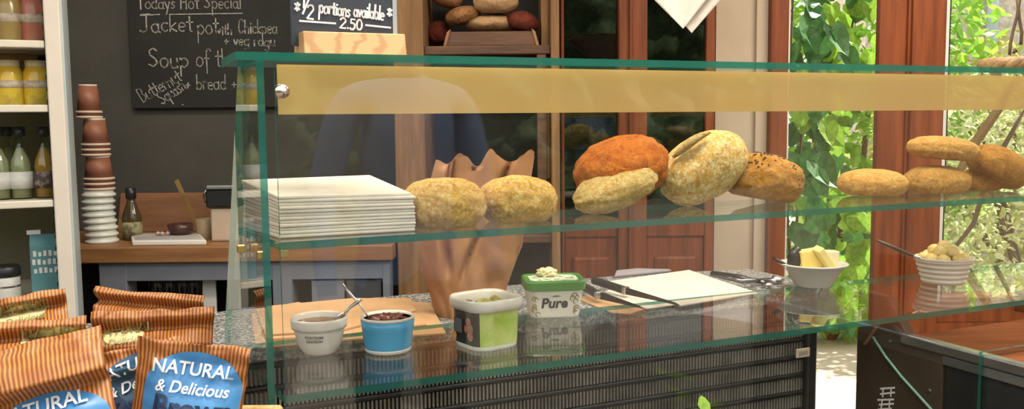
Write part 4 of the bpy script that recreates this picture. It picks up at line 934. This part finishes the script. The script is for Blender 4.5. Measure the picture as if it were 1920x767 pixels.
# grey tea towel fold and tongs
tag(MB().prism([az(1152, 522, 0), az(1155, 513, 0), az(1195, 509, 0), az(1260, 511, 0)], UP * .01).build('folded_cloth', M('mauve_cloth', (0.28, 0.25, 0.28), None, 12, .8), bev=.004), 'grey folded cloth behind the large white sheet', 'cloth')
t = thing('serving_tongs', 'dark steel serving tongs on the granite beside the white sheet', 'tongs', az(1400, 524, 0))
m_tong = M('dark_steel', (0.18, 0.18, 0.19), (0.1, 0.1, 0.1), 8, .25, metal=.9)
for k, (pa, pb, pc) in enumerate((((1335, 512), (1385, 519), (1440, 532)), ((1335, 514), (1390, 527), (1458, 524)))):
    mbq = MB(); mbq.tube([az(*pa, .008 + .006 * k), az(*pb, .012 + .008 * k), az(*pc, .009)], [.006, .007, .005], 8); mbq.build('arm', m_tong, t, smooth=True)
    MB().lathe([(0, -.02), (.012, -.01), (.014, .005), (0, .02)], az(*pc, .012), ax=(az(*pc, .01) - az(*pb, .01)), n=12, sy=.4).build('claw', m_steel, t, smooth=True)
# enamel bowl with butter
c = rep_c(1524, 536); c.z = ZS
t = thing('enamel_bowl', 'wide grey-white enamel bowl holding butter blocks', 'bowl', c)
MB().lathe([(0, 0), (.040, 0), (.044, .003), (.074, .052), (.083, .055), (.084, .058), (.074, .058), (.070, .055), (.042, .008), (0, .006)], c, n=44).build('body', M('grey_enamel', (0.55, 0.52, 0.48), (0.62, 0.6, 0.56), 5, .25), t, smooth=True)
MB().tube([c + Vector((-.070, -.01, .054)), c + Vector((-.094, -.01, .068)), c + Vector((-.098, .0, .070)), c + Vector((-.070, .012, .054))], .004, 8).build('lug', m_blackpl, t, smooth=True)
m_but = M('butter_yellow', (0.78, 0.58, 0.13), (0.84, 0.66, 0.24), 12, .4)
def block(label, cc, a, b, h_, rx, ry, rz, mat, nm='butter_block', cat='butter'):
    R3 = rotm(rx, ry, rz); o = Vector(cc); e1, e2, e3 = R3 @ Vector((a, 0, 0)), R3 @ Vector((0, b, 0)), R3 @ Vector((0, 0, h_))
    return tag(MB().obox(o - (e1 + e2 + e3) / 2, e1, e2, e3).build(nm, mat, bev=.003), label, cat)
block('thick yellow butter block at the left in the enamel bowl', c + Vector((-.008, .006, .060)), .055, .03, .062, 0, -.12, .2, m_but)
block('slanting slab of butter leaning across the enamel bowl', c + Vector((.028, -.012, .062)), .018, .035, .088, .1, -.65, .15, M('pale_butter', (0.84, 0.70, 0.26), None, 9, .4))
block('pale butter block at the back right of the enamel bowl', c + Vector((.040, .020, .058)), .052, .03, .055, 0, .05, .1, M('cream_butter', (0.80, 0.72, 0.46), None, 9, .4))
o = blob(MB(), (0, 0, 0), .018, .015, .030, rotm(0, .2, 0), .15, 2, 5.0, 0, 3).build('black_wrapper', m_blackpl, smooth=True); o.location = c + Vector((-.045, .005, .068)); tag(o, 'crumpled black wrapper beside the butter in the enamel bowl', 'wrapper')
# ribbed bowl with butter balls
c = rep_c(1768, 530); c.z = ZS
prof = [(0, 0), (.046, 0), (.049, .002)]
for k in range(40):
    f_ = k / 39; prof.append((.050 + .017 * f_ + .0016 * math.sin(f_ * math.tau * 4.5), .004 + .056 * f_))
prof += [(.0695, .062), (.069, .066), (.065, .066), (.062, .060), (.047, .010), (0, .008)]
t = thing('ribbed_bowl', 'white ribbed ceramic bowl heaped with butter balls', 'bowl', c); MB().lathe(prof, c, n=44).build('body', M('warm_white_glaze', (0.64, 0.57, 0.48), (0.70, 0.63, 0.54), 5, .25), t, smooth=True)
MB().lathe([(0, .045), (.058, .045), (.058, .047), (0, .050)], c, n=24).build('crushed_ice', m_ceramic, t)
rb_ = random.Random(12); m_ball = M('butter_ball', (0.78, 0.55, 0.16), (0.86, 0.68, 0.30), 14, .4)
for k in range(15):
    lv = 0 if k < 9 else (1 if k < 14 else 2); a = rb_.uniform(0, .3) + k * math.tau / (9 if lv == 0 else 5); q = (.044, .022, 0)[lv]
    b = blob(MB(), (0, 0, 0), .0165, .0165, .0155, None, .12, 2.5, k * 1.7, 0, 3); o = b.build('butter_ball', m_ball, smooth=True)
    o.location = c + Vector((math.cos(a) * q, math.sin(a) * q, (.062, .081, .092)[lv]))
    tag(o, ['butter ball around the rim of the ribbed bowl', 'butter ball in the upper layer of the ribbed bowl', 'topmost butter ball heaped on the ribbed bowl'][lv], 'butter', ['rim butter balls', 'upper butter balls', 'top butter ball'][lv])
t = thing('butter_knife', 'dark-handled butter knife sticking out of the ribbed bowl', 'knife', c + Vector((-.03, 0, .06)))
a, b = aty(1645, 451, c.y - .03), aty(1712, 480, c.y - .02); e = c + Vector((-.02, .0, .055))
MB().tube([a, (a + b) / 2, b], [.0035, .0045, .0035], 8).build('handle', M('dark_handle', (0.07, 0.045, 0.03), None, 8, .4), t, smooth=True)
MB().tube([b, e], [.003, .002], 6).build('blade', m_steel, t, smooth=True)

# ------------------------------------------------------------------ on top of the case
n0 = S(0, .015)
pA = onp(571, 100, n0, VX); pB = onp(763, 100, n0, VX); sA, sB = (pA - P0).dot(UX), (pB - P0).dot(UX)
zt = ZT + .012; zb1 = onp(600, 58, n0, VX).z
t = thing('sign_holder', 'pale wooden sign block with saw-cut slot on top of the glass case', 'sign holder', S((sA + sB) / 2, .05, zt))
m_pine = M('pale_pine', (0.56, 0.335, 0.15), (0.42, 0.23, 0.09), 9, .55, pattern='wood', stretch=(1.0, 2.2, 3.0), lo=.62, hi=.95)
dpt = .085; zh = zb1 - zt
mbp = MB().prism([S(sA, .015, zt), S(sA, .015 + dpt, zt), S(sA, .015 + dpt - .008, zt + zh), S(sA, .015 + dpt * .62, zt + zh), S(sA, .015 + dpt * .62, zt + zh * .45), S(sA, .015 + dpt * .52, zt + zh * .45), S(sA, .015 + dpt * .52, zt + zh), S(sA, .015 + .008, zt + zh)], UX * (sB - sA))
mbp.build('block', m_pine, t, bev=.0015)
t2 = thing('price_sign', 'small slate price sign with white chalk lettering in the wooden block', 'sign', S((sA + sB) / 2, .06, zt + zh * .5))
tt = .015 + dpt * .525
qn = S(0, tt); pl_ = onp(545, 50, qn, VX); pr_ = onp(741, 50, qn, VX); sl, sr = (pl_ - P0).dot(UX), (pr_ - P0).dot(UX)
sl = max(sl, sA - .02)
slt = MB().prism([S(sl, tt, zt + zh * .46), S(sr, tt, zt + zh * .46), S(sr, tt, zt + .22), S(sl, tt, zt + .22)], VX * .006).build('slate', M('blue_black_slate', (0.022, 0.028, 0.042), (0.035, 0.042, 0.06), 8, .6), t2, bev=.001)
MB().prism([S(sr - .004, tt - .001, zt + zh * .46), S(sr + .003, tt - .001, zt + zh * .46), S(sr + .003, tt - .001, zt + .22), S(sr - .004, tt - .001, zt + .22)], VX * .008).build('edge_strip', M('pale_edge', (0.34, 0.38, 0.40), None, 5, .5), t2)
mb = MB(); pm = 1130.0
def cs(txt, px, py, hpx, sq=1.0, ang=-.09, wd=3.2):
    o = onp(px, py, qn - VX * .0015, VX); c_, s_ = math.cos(ang), math.sin(ang); chalk(mb, txt, o, UX * c_ + UP * s_, UP * c_ - UX * s_, hpx / pm, wd / pm, sq, .015)
cs('*', 551, 24, 24, 1.0); cs('1', 566, 14, 18, .9); cs('/', 568, 24, 30, 1.0); cs('2', 575, 34, 24, .95); cs('portions', 598, 24, 25, .62); cs('available', 663, 30, 25, .60); cs('*', 725, 34, 24, .9)
cs('2.50', 637, 52, 18, 1.15)
for a, b in (((561, 39), (630, 44)), ((685, 47), (733, 52))):
    o_, e_ = onp(*a, qn - VX * .0015, VX), onp(*b, qn - VX * .0015, VX); mb.add([o_ - UP * .0014, e_ - UP * .0014, e_ + UP * .0014, o_ + UP * .0014], [(0, 1, 2, 3)])
mb.build('chalk_writing', m_chalk2, slt)
# twig decoration with wooden base on the right of the top pane
q = onp(1905, 116, S(0, .07), VX); q.z = zt
t = thing('twig_ornament', 'woven brown ring with bent dark wire uprights on the glass top', 'ornament', q)
rg_ = MB(); R0 = .066
for k in range(3): rg_.tube([q + Vector((math.cos(a) * R0, math.sin(a) * R0 * .9, .014 + .005 * math.sin(a * 6 + k * 2.1))) + Vector((math.cos(a) * .005 * math.cos(a * 6 + k * 2.1), math.sin(a) * .005 * math.cos(a * 6 + k * 2.1), 0)) for a in np.linspace(0, math.tau, 49)], .0115, 8)
rg_.build('ring', M('twisted_willow', (0.17, 0.09, 0.03), (0.32, 0.20, 0.08), 30, .6, .3), t, smooth=True)
yq = q.y
for pts in (((1893, 103), (1894, 85), (1899, 60), (1907, 30), (1912, 0), (1925, -40)), ((1914, 84), (1916, 60), (1912, 40), (1910, 20), (1906, -10)), ((1900, 100), (1904, 92), (1906, 98))):
    MB().tube([aty(x, y, yq - .03) for x, y in pts], .0035, 8).build('wire', m_bark, t, smooth=True)
MB().tube([aty(1893, 106, yq - .03), q + Vector((.0, -.05, .014))], .0035, 8).build('wire', m_bark, t)

# hanging cloth corners
yh = 2.55
t = thing('hanging_cloth', 'pointed corner of a pale folded cloth hanging from above', 'cloth', aty(1290, -60, yh))
def clothcorner(pix, y0, nm, mt):
    mbq = MB(); P = [aty(x, y, y0) for x, y in pix]; n_ = 14
    def fn(a, b):
        top = P[0].lerp(P[1], a); q_ = top.lerp(P[2], b); q_.y += .012 * math.sin(a * 5 + y0 * 7) * (1 - b); return q_
    mbq.grid(fn, n_, n_); mbq.build(nm, mt, t, smooth=True, solid=.0015)
clothcorner([(1150, -75), (1395, -90), (1281, 54)], yh, 'front_layer', M('pink_grey_linen', (0.56, 0.49, 0.44), (0.62, 0.55, 0.50), 40, .9))
clothcorner([(1170, -75), (1420, -80), (1297, 62)], yh + .018, 'back_layer', M('pale_linen', (0.60, 0.53, 0.47), None, 40, .9))
MB().tube([aty(1150, -75, yh), aty(1285, -82, yh + .01), aty(1420, -84, yh)], .006, 8).build('cord', m_cane, t)
for px in (1155, 1415):
    p_ = aty(px, -77, yh); MB().tube([p_, (p_.x, p_.y, 2.9)], .002, 6).build('hanging_string', m_cane, t)

# ------------------------------------------------------------------ dark unit at the right
t = thing('chilled_unit', 'dark brown chilled counter unit with steel trim under the right end of the glass', 'cabinet', S(1.8, 0, 0))
m_rwm = M('matt_red_brown_wood', (0.15, 0.045, 0.014), (0.23, 0.075, 0.025), 3.0, 0.85, 0.1, stretch=(1, 9, 9), spec=.15)
m_brn = M('dark_brown_laminate', (0.055, 0.036, 0.024), (0.075, 0.05, 0.034), 4, .4)
sU = 1.53
ebd = MB().prism([S(sU, .365, 0), S(sU, .365, .975), S(sU, .27, .975), S(sU, .20, .885), S(sU, .10, .868), S(sU, .10, 0)], UX * .03).build('end_board', m_brn, t, bev=.003)
MB().obox(S(sU + .004, -.8, 0), UX * .55, VX * .895, UP * .865).build('carcass', m_blackpl, t, bev=.003)
MB().obox(S(sU + .002, -.78, .12), UX * .004, VX * .78, UP * .725).build('dark_pane', M('smoked_glass', (0.012, 0.013, 0.014), (0.02, 0.022, 0.022), 3, .06), t)
MB().obox(S(sU - .006, -.8, .868), UX * .03, VX * 1.02, UP * .026).build('steel_trim', m_steel, t, bev=.004)
MB().obox(S(sU - .002, -.8, .845), UX * .02, VX * .90, UP * .022).build('lower_trim', M('dull_steel', (0.2, 0.2, 0.19), None, 9, .4, metal=.7), t, bev=.002)
MB().obox(S(sU + .03, -.8, .866), UX * .62, VX * 1.02, UP * .02).build('wood_top', m_rwm, t, bev=.003)
MB().obox(S(sU + .5, -.8, .886), UX * .03, VX * 1.1, UP * .095).build('back_board', m_rwm, t, bev=.003)
def onU(x, y, off=.004): return onp(x, y, S(sU - off, 0), UX)
a, b = onU(1668, 606), onU(1704, 646); dd = (b - a); MB().obox(a, dd, VX * -.018, UX * .003).build('strut', m_steel, t)
MB().tube([onU(1637, 632, .006), onU(1660, 668, .006), onU(1690, 706, .006), onU(1750, 772, .006), onU(1810, 830, .006)], .0035, 8).build('glass_edge_seal', M('green_glass_edge', (0.16, 0.34, 0.27), (0.3, 0.5, 0.4), 6, .1), t, smooth=True)
for x, y in ((1742, 733), (1668, 640)):
    MB().lathe([(0, 0), (.006, 0), (.005, .003), (0, .0035)], onU(x, y, .0), ax=-UX, n=12).build('screw', m_steel, ebd)
mb = MB()
for k, (x0, y0, x1, y1) in enumerate(((1650, 729, 1678, 727), (1650, 739, 1678, 736), (1656, 727, 1655, 745), (1671, 726, 1670, 744), (1645, 750, 1676, 749), (1648, 759, 1676, 757), (1654, 750, 1652, 768), (1668, 749, 1667, 768), (1646, 768, 1672, 766))):
    a, b = onU(x0, y0, .0012), onU(x1, y1, .0012); d = (b - a).normalized(); sd_ = UX.cross(d) * .0022; mb.add([a - sd_, b - sd_, b + sd_, a + sd_], [(0, 1, 2, 3)])
mb.build('white_marking', m_chalk2, ebd)
o = MB().lathe([(0, 0), (.014, 0), (.016, .045), (.014, .045), (0, .043)], S(sU - .03, -.12, .866 + .03) * 0 + Vector((0, 0, 0)), n=16)
tag(MB().obox(onU(1652, 604, .01), onU(1622, 648, .01) - onU(1652, 604, .01), VX * .010, UX * .006).build('wooden_wedge', m_worktop, bev=.002), 'thin strip of orange wood wedged beside the dark brown end board', 'wood strip')

# ------------------------------------------------------------------ striped crisp bags at the front left
m_str = stripe_mat('striped_kraft', (0.235, 0.066, 0.013), (0.62, 0.26, 0.065), 185.0)
m_lblue = M('blue_print', (0.045, 0.20, 0.46), (0.09, 0.33, 0.66), 9, .35, lo=.3, hi=.7); m_lnavy = M('navy_print', (0.02, 0.07, 0.14), (0.035, 0.12, 0.22), 9, .35)
m_lyel = M('yellow_print', (0.66, 0.56, 0.25), (0.74, 0.66, 0.36), 20, .45); m_txt = M('white_ink', (0.78, 0.80, 0.80), None, 30, .5); m_navyt = M('dark_blue_ink', (0.012, 0.03, 0.09), None, 30, .5); m_olt = M('olive_ink', (0.30, 0.26, 0.10), None, 30, .5)
def lerp_prof(pr, v):
    for (a, x), (b, y) in zip(pr, pr[1:]):
        if v <= b: f_ = (v - a) / (b - a); f_ = f_ * f_ * (3 - 2 * f_); return x + (y - x) * f_
    return pr[-1][1]
def crisp_bag(label, tl, tr, h, lean, thick, off, seed, lab=None, texts=(), group='striped crisp bags', fold=0.0):
    tl, tr = Vector(tl), Vector(tr); R = (tr - tl); w = R.length; R.normalize()
    U = Vector((0, math.sin(lean), math.cos(lean))); U = (U - R * U.dot(R)).normalized(); N = R.cross(U)
    if N.y > 0: N = -N
    O = (tl + tr) / 2 - U * h
    thp = [(0, .55), (.25, 1), (.6, .85), (.82, .30), (.9, .07), (1, .04)]
    def surf(x, y, side=1, out=0.0):
        u = max(-1, min(1, 2 * x / w)); v = max(0, min(1, y / h))
        d = lerp_prof(off, v) + side * (thick * lerp_prof(thp, v) * (1 - abs(u) ** 2.6) + .0012)
        cr_ = .010 * noise.noise((x * 22 + seed, y * 26, seed)) + .005 * noise.noise((x * 55, y * 60 + seed, seed * 2)) + .010 * abs(noise.noise((x * 14 + seed * 3, y * 40, 4)))
        yy = y + (.006 * noise.noise((x * 18, seed, 1)) if v > .97 else 0)
        cw = .3 if v < .70 else .3 + 1.0 * min(1, (v - .70) / .12)
        cr_ *= cw
        return O + R * (x * (1 - .05 * math.sin(v * 3.1) * (1 if v < .9 else .4))) + U * yy + N * (d + cr_ * (1 - .3 * side) + out)
    t = thing('crisp_bag', label, 'crisp bag', O, group)
    nu, nv = 34, 44; mb = MB(); uv = []
    for side in (1, -1):
        fnn = (lambda a, b: surf((a - .5) * w, b * h, 1)) if side == 1 else (lambda a, b: surf((.5 - a) * w, b * h, -1))
        mb.grid(fnn, nu, nv)
        uv += [(((i / nu - .5) * w if side == 1 else (.5 - i / nu) * w), j / nv * h) for j in range(nv + 1) for i in range(nu + 1)]
    n1 = (nu + 1) * (nv + 1)
    for j in range(nv):                                    # close the two long sides and the bottom
        l0, l1 = j * (nu + 1), (j + 1) * (nu + 1); r0, r1 = l0 + nu, l1 + nu
        mb.f += [(l0, l1, n1 + r1, n1 + r0), (r0, n1 + l0, n1 + l1, r1)]
    for i in range(nu): mb.f.append((i, n1 + nu - i, n1 + nu - i - 1, i + 1)); mb.f.append((nv * (nu + 1) + i, nv * (nu + 1) + i + 1, n1 + nv * (nu + 1) + nu - i - 1, n1 + nv * (nu + 1) + nu - i))
    mb.uv = uv; mb.build('pouch', m_str, t, smooth=True)
    if lab:
        cx, cy, rx, ry, mt, ang = lab; ca, sa = math.cos(ang), math.sin(ang)
        tr_ = lambda x, y: (cx + x * ca - y * sa, cy + x * sa + y * ca)
        lm = MB(); nr, na = 16, 48; vs_ = [surf(*tr_(0, 0), 1, .0014)]; fs_ = []
        for i in range(1, nr + 1):
            for k in range(na):
                a = math.tau * k / na; e_ = 2.6; q_ = (abs(math.cos(a)) ** e_ + abs(math.sin(a)) ** e_) ** (-1 / e_) * i / nr * (1 + .02 * math.sin(a * 5))
                vs_.append(surf(*tr_(math.cos(a) * q_ * rx, math.sin(a) * q_ * ry), 1, .0014))
        for k in range(na): fs_.append((0, 1 + k, 1 + (k + 1) % na))
        for i in range(nr - 1):
            for k in range(na): k2 = (k + 1) % na; fs_.append((1 + i * na + k, 1 + (i + 1) * na + k, 1 + (i + 1) * na + k2, 1 + i * na + k2))
        lm.add(vs_, fs_); pl_ = lm.build('printed_label', mt, t, smooth=True)
        for body, x_, y_, sz, bd, shr, mt2 in texts:
            tm = MB(); text_on(tm, body, lambda a, b: surf(*tr_(a + x_, b + y_), 1, .0056), sz, bd, shr); tm.build('lettering', mt2, pl_)
    return t
fl = [(0, 0), (.6, 0), (.80, -.004), (.87, .012), (.93, .002), (1, .008)]
TXB = (('NATURAL', -.004, .034, .0245, .0004, 0, m_txt), ('& Delicious', 0, .010, .0215, .0004, .15, m_txt), ('Brown', .006, -.022, .0400, .0012, 0, m_navyt), ('bag', -.014, -.048, .034, .0010, 0, m_navyt), ('CRISPS', .040, -.044, .011, .0003, 0, m_txt))
crisp_bag('striped brown crisp bag with bright blue label, upright at the right front', aty(262, 632, 1.215), aty(474, 652, 1.23), .225, .18, .032, [(0, 0), (.85, 0), (1, .006)], 3.1, (.006, .148, .066, .064, m_lblue, -.03), TXB)
crisp_bag('striped brown crisp bag with dark navy label, half hidden between two blue-labelled bags', aty(165, 668, 1.27), aty(330, 632, 1.29), .225, .22, .024, fl, 5.7, (.010, .158, .062, .056, m_lnavy, .20), TXB)
crisp_bag('striped brown crisp bag with bright blue label, folded over at the left front', aty(-62, 668, 1.09), aty(186, 606, 1.15), .235, .30, .036, [(0, 0), (.55, 0), (.71, -.020), (.745, .026), (.84, .020), (.92, .008), (1, -.024)], 8.3, (-.004, .108, .074, .056, m_lblue, .02), TXB)
# back row, other flavour with yellow labels
TXY = (('NATURAL', 0, .004, .020, .0003, 0, m_olt), ('& Delicious', 0, -.016, .016, .0003, .1, m_olt))
fy_ = [(0, 0), (.45, 0), (.60, -.020), (.68, .022), (.80, .010), (.87, -.018), (.93, .016), (1, .004)]
crisp_bag('striped crisp bag with yellow label, front of the two at the far left', aty(-40, 606, 1.30), aty(162, 596, 1.36), .20, .42, .024, fy_, 11.9, (.030, .166, .046, .018, m_lyel, .04), TXY, 'back row of striped crisp bags')
crisp_bag('striped crisp bag with yellow label, rearmost at the far left', aty(-50, 572, 1.46), aty(122, 540, 1.52), .19, .35, .022, fy_, 14.3, (-.004, .158, .040, .014, m_lyel, .06), TXY, 'back row of striped crisp bags')
crisp_bag('striped crisp bag with yellow label, front of the two beside the table leg', aty(172, 590, 1.40), aty(402, 580, 1.46), .19, .45, .022, fy_, 17.2, (-.045, .150, .030, .014, m_lyel, .1), TXY, 'back row of striped crisp bags')
crisp_bag('striped crisp bag, rearmost under the upturned tumblers', aty(184, 536, 1.55), aty(386, 556, 1.58), .19, .30, .02, fy_, 20.6, None, (), 'back row of striped crisp bags')
# wicker basket that holds the front bags
wk = thing('wicker_basket', 'low woven wicker basket under the blue-labelled crisp bags', 'basket', (-.62, 1.16, .90))
m_wick = M('straw_wicker', (0.42, 0.25, 0.09), (0.62, 0.42, 0.18), 40, .7, .3)
bx = [(-.93, .98), (-.375, .98), (-.352, 1.318), (-.93, 1.318)]
def loop(z, o_=0.0, ph=0.0, amp=.004):
    pts = []
    for i in range(4):
        a, b = Vector((*bx[i], 0)), Vector((*bx[(i + 1) % 4], 0)); n_ = int((b - a).length / .012); d = (b - a).normalized(); nr = Vector((d.y, -d.x, 0))
        for k in range(n_): pts.append(a.lerp(b, k / n_) + nr * (o_ + amp * math.sin(k * math.pi / 2 + ph)) + UP * z)
    return pts + [pts[0]]
for k in range(8): MB().tube(loop(.905 + .0105 * k, .0, k % 2 * math.pi), .0055, 6).build('woven_strand', m_wick, wk, smooth=True)
MB().tube(loop(.992, 0, 0, .0), .009, 8).build('rim', m_wick, wk, smooth=True)
MB().prism([(x, y, .895) for x, y in bx], UP * .012).build('base', m_wick, wk)
tag(MB().box(-1.0, -.30, .95, 1.34, .865, .893).build('front_ledge', m_darkwood, bev=.003), 'dark wooden ledge under the wicker basket', 'ledge')
MB_ = MB().box(-.98, -.94, .97, 1.32, 0, .865); 
led = bpy.data.objects['front_ledge']
for xx in (-.98, -.36): MB().box(xx, xx + .04, .97, 1.32, 0, .865).build('support', m_darkwood, led)

# leafy pot plant whose tips show at the lower edge
c = S(.80, -.10, 0)
t = thing('pot_plant', 'leafy green pot plant whose tips show at the lower edge', 'plant', c)
MB().lathe([(0, 0), (.09, 0), (.13, .24), (.14, .25), (.14, .28), (.12, .28), (.11, .2), (0, .2)], c, n=24).build('pot', M('terracotta', (0.36, 0.14, 0.07), None, 8, .8), t, smooth=True)
rl = random.Random(21); lvs, lfs = leaf_mesh('oval'); lme = bpy.data.meshes.new('plant_leaf'); lme.from_pydata(lvs, [], lfs); lme.materials.append(m_leafA)
sm_ = MB()
for k in range(9):
    a = rl.uniform(0, math.tau); q = rl.uniform(.02, .10); top = c + Vector((math.cos(a) * q, math.sin(a) * q * .6, rl.uniform(.78, .90)))
    sm_.tube([c + UP * .2, c.lerp(top, .6) + UP * .08, top], [.004, .003, .002], 5)
    for j in range(9):
        o = bpy.data.objects.new('leaf', lme); col.objects.link(o); o.parent = t; o.location = (c.lerp(top, .35 + .65 * j / 8) + UP * .03 * (1 - j / 8)) - c
        s_ = rl.uniform(.035, .055); o.scale = (s_, s_, s_); o.rotation_euler = (rl.uniform(.1, 1.0), rl.uniform(-.3, .3), j * 2.4 + k)
sm_.build('stem', m_leafB, t)

# ------------------------------------------------------------------ customer standing beside the viewer, seen mirrored in the front pane
pb_ = Vector((.62, .53, 0)); HS = 1.05
pr = thing('person', 'person in a blue top and dark trousers standing before the glass case', 'person', pb_)
def PL(x, y, z): return pb_ + (UX * x + VX * y + UP * z) * HS
J = [((0, 0, .95), .135, .10), ((0, .005, 1.10), .125, .09), ((0, .01, 1.27), .15, .105), ((0, 0, 1.40), .12, .085), ((0, -.005, 1.475), .052, .052), ((0, .01, 1.54), .05, .055), ((0, .02, 1.62), .068, .088), ((0, .012, 1.70), .055, .07)]
E_ = [(i, i + 1) for i in range(7)]
def jn(p, a, b=None):
    J.append((p, a, b or a)); return len(J) - 1
for sx in (-1, 1):
    sh = jn((sx * .165, 0, 1.405), .058); el = jn((sx * .235, -.025, 1.13), .043); wr = jn((sx * .24, .06, .90), .027); pm0 = jn((sx * .24, .085, .845), .020, .034)
    E_ += [(3, sh), (sh, el), (el, wr), (wr, pm0)]
    for q, L in ((-.026, .068), (-.009, .078), (.009, .074), (.026, .058)):
        k1 = jn((sx * .238, .095 + q, .80), .0095); k2 = jn((sx * .230, .103 + q, .80 - L * .5), .0088); k3 = jn((sx * .218, .106 + q, .80 - L), .0075); E_ += [(pm0, k1), (k1, k2), (k2, k3)]
    t1 = jn((sx * .222, .125, .835), .011); t2_ = jn((sx * .208, .145, .805), .009); E_ += [(pm0, t1), (t1, t2_)]
    hp = jn((sx * .085, 0, .88), .092); kn = jn((sx * .10, .015, .50), .062); an = jn((sx * .105, -.02, .10), .043); to = jn((sx * .115, .12, .038), .036)
    E_ += [(0, hp), (hp, kn), (kn, an), (an, to)]
me = bpy.data.meshes.new('person_skeleton'); me.from_pydata([tuple(PL(*j[0]) - pb_) for j in J], E_, []); ob_ = bpy.data.objects.new('person_skeleton', me); col.objects.link(ob_)
ob_.modifiers.new('skin', 'SKIN')
for i, j in enumerate(J):
    sv = me.skin_vertices[0].data[i]; sv.radius = (j[1] * HS, j[2] * HS); sv.use_root = (i == 0)
sm = ob_.modifiers.new('sub', 'SUBSURF'); sm.levels = 2; sm.render_levels = 2
bm_ = bpy.data.meshes.new_from_object(ob_.evaluated_get(bpy.context.evaluated_depsgraph_get())); bpy.data.objects.remove(ob_)
bm_.name = 'body'; bm_.materials.clear()
for m_ in (M('skin_tone', (0.55, 0.34, 0.25), (0.60, 0.38, 0.28), 8, .5), M('blue_shirt', (0.16, 0.26, 0.52), (0.22, 0.33, 0.60), 12, .8), M('dark_trousers', (0.03, 0.03, 0.04), None, 20, .8), M('brown_shoe', (0.09, 0.05, 0.03), None, 9, .4)): bm_.materials.append(m_)
for pg in bm_.polygons:
    z_ = pg.center.z / HS; x_ = abs(Vector(pg.center).dot(UX)) / HS; pg.use_smooth = True
    pg.material_index = 0 if z_ > 1.475 or (x_ > .19 and z_ < .90) else (1 if z_ > .93 else (2 if z_ > .085 else 3))
bo = bpy.data.objects.new('body', bm_); col.objects.link(bo); bo.parent = pr
hm = blob(MB(), PL(0, -.012, 1.675), .085 * HS, .098 * HS, .085 * HS, rotm(0, 0, AZ), .05, 4, 2.0, .55, 4); hm.build('hair', M('brown_hair', (0.06, 0.035, 0.02), (0.10, 0.06, 0.035), 40, .5), pr, smooth=True)
for sx in (-1, 1):
    MB().lathe([(0, -.011), (.010, -.006), (.012, 0), (.010, .006), (0, .011)], PL(sx * .032, .098, 1.625), ax=VX, n=12).build('eye', m_ceramic, pr, smooth=True)
    MB().lathe([(0, -.006), (.006, 0), (0, .006)], PL(sx * .032, .107, 1.625), ax=VX, n=10).build('iris', m_print, pr, smooth=True)
    blob(MB(), PL(sx * .078, .0, 1.61), .010, .020, .032, rotm(0, 0, AZ), .05, 3, 1.0, 0, 3).build('ear', MATS['skin_tone'], pr, smooth=True)
MB().prism([PL(-.014, .095, 1.585), PL(.014, .095, 1.585), PL(0, .125, 1.588)], UP * .0 + (PL(0, .098, 1.635) - PL(0, .105, 1.59)) * .8).build('nose', MATS['skin_tone'], pr, smooth=True, bev=.005)
blob(MB(), PL(0, .100, 1.555), .024, .008, .007, rotm(0, 0, AZ), .05, 3, 1.0, 0, 3).build('mouth', M('lip_red', (0.42, 0.16, 0.13), None, 9, .4), pr, smooth=True)
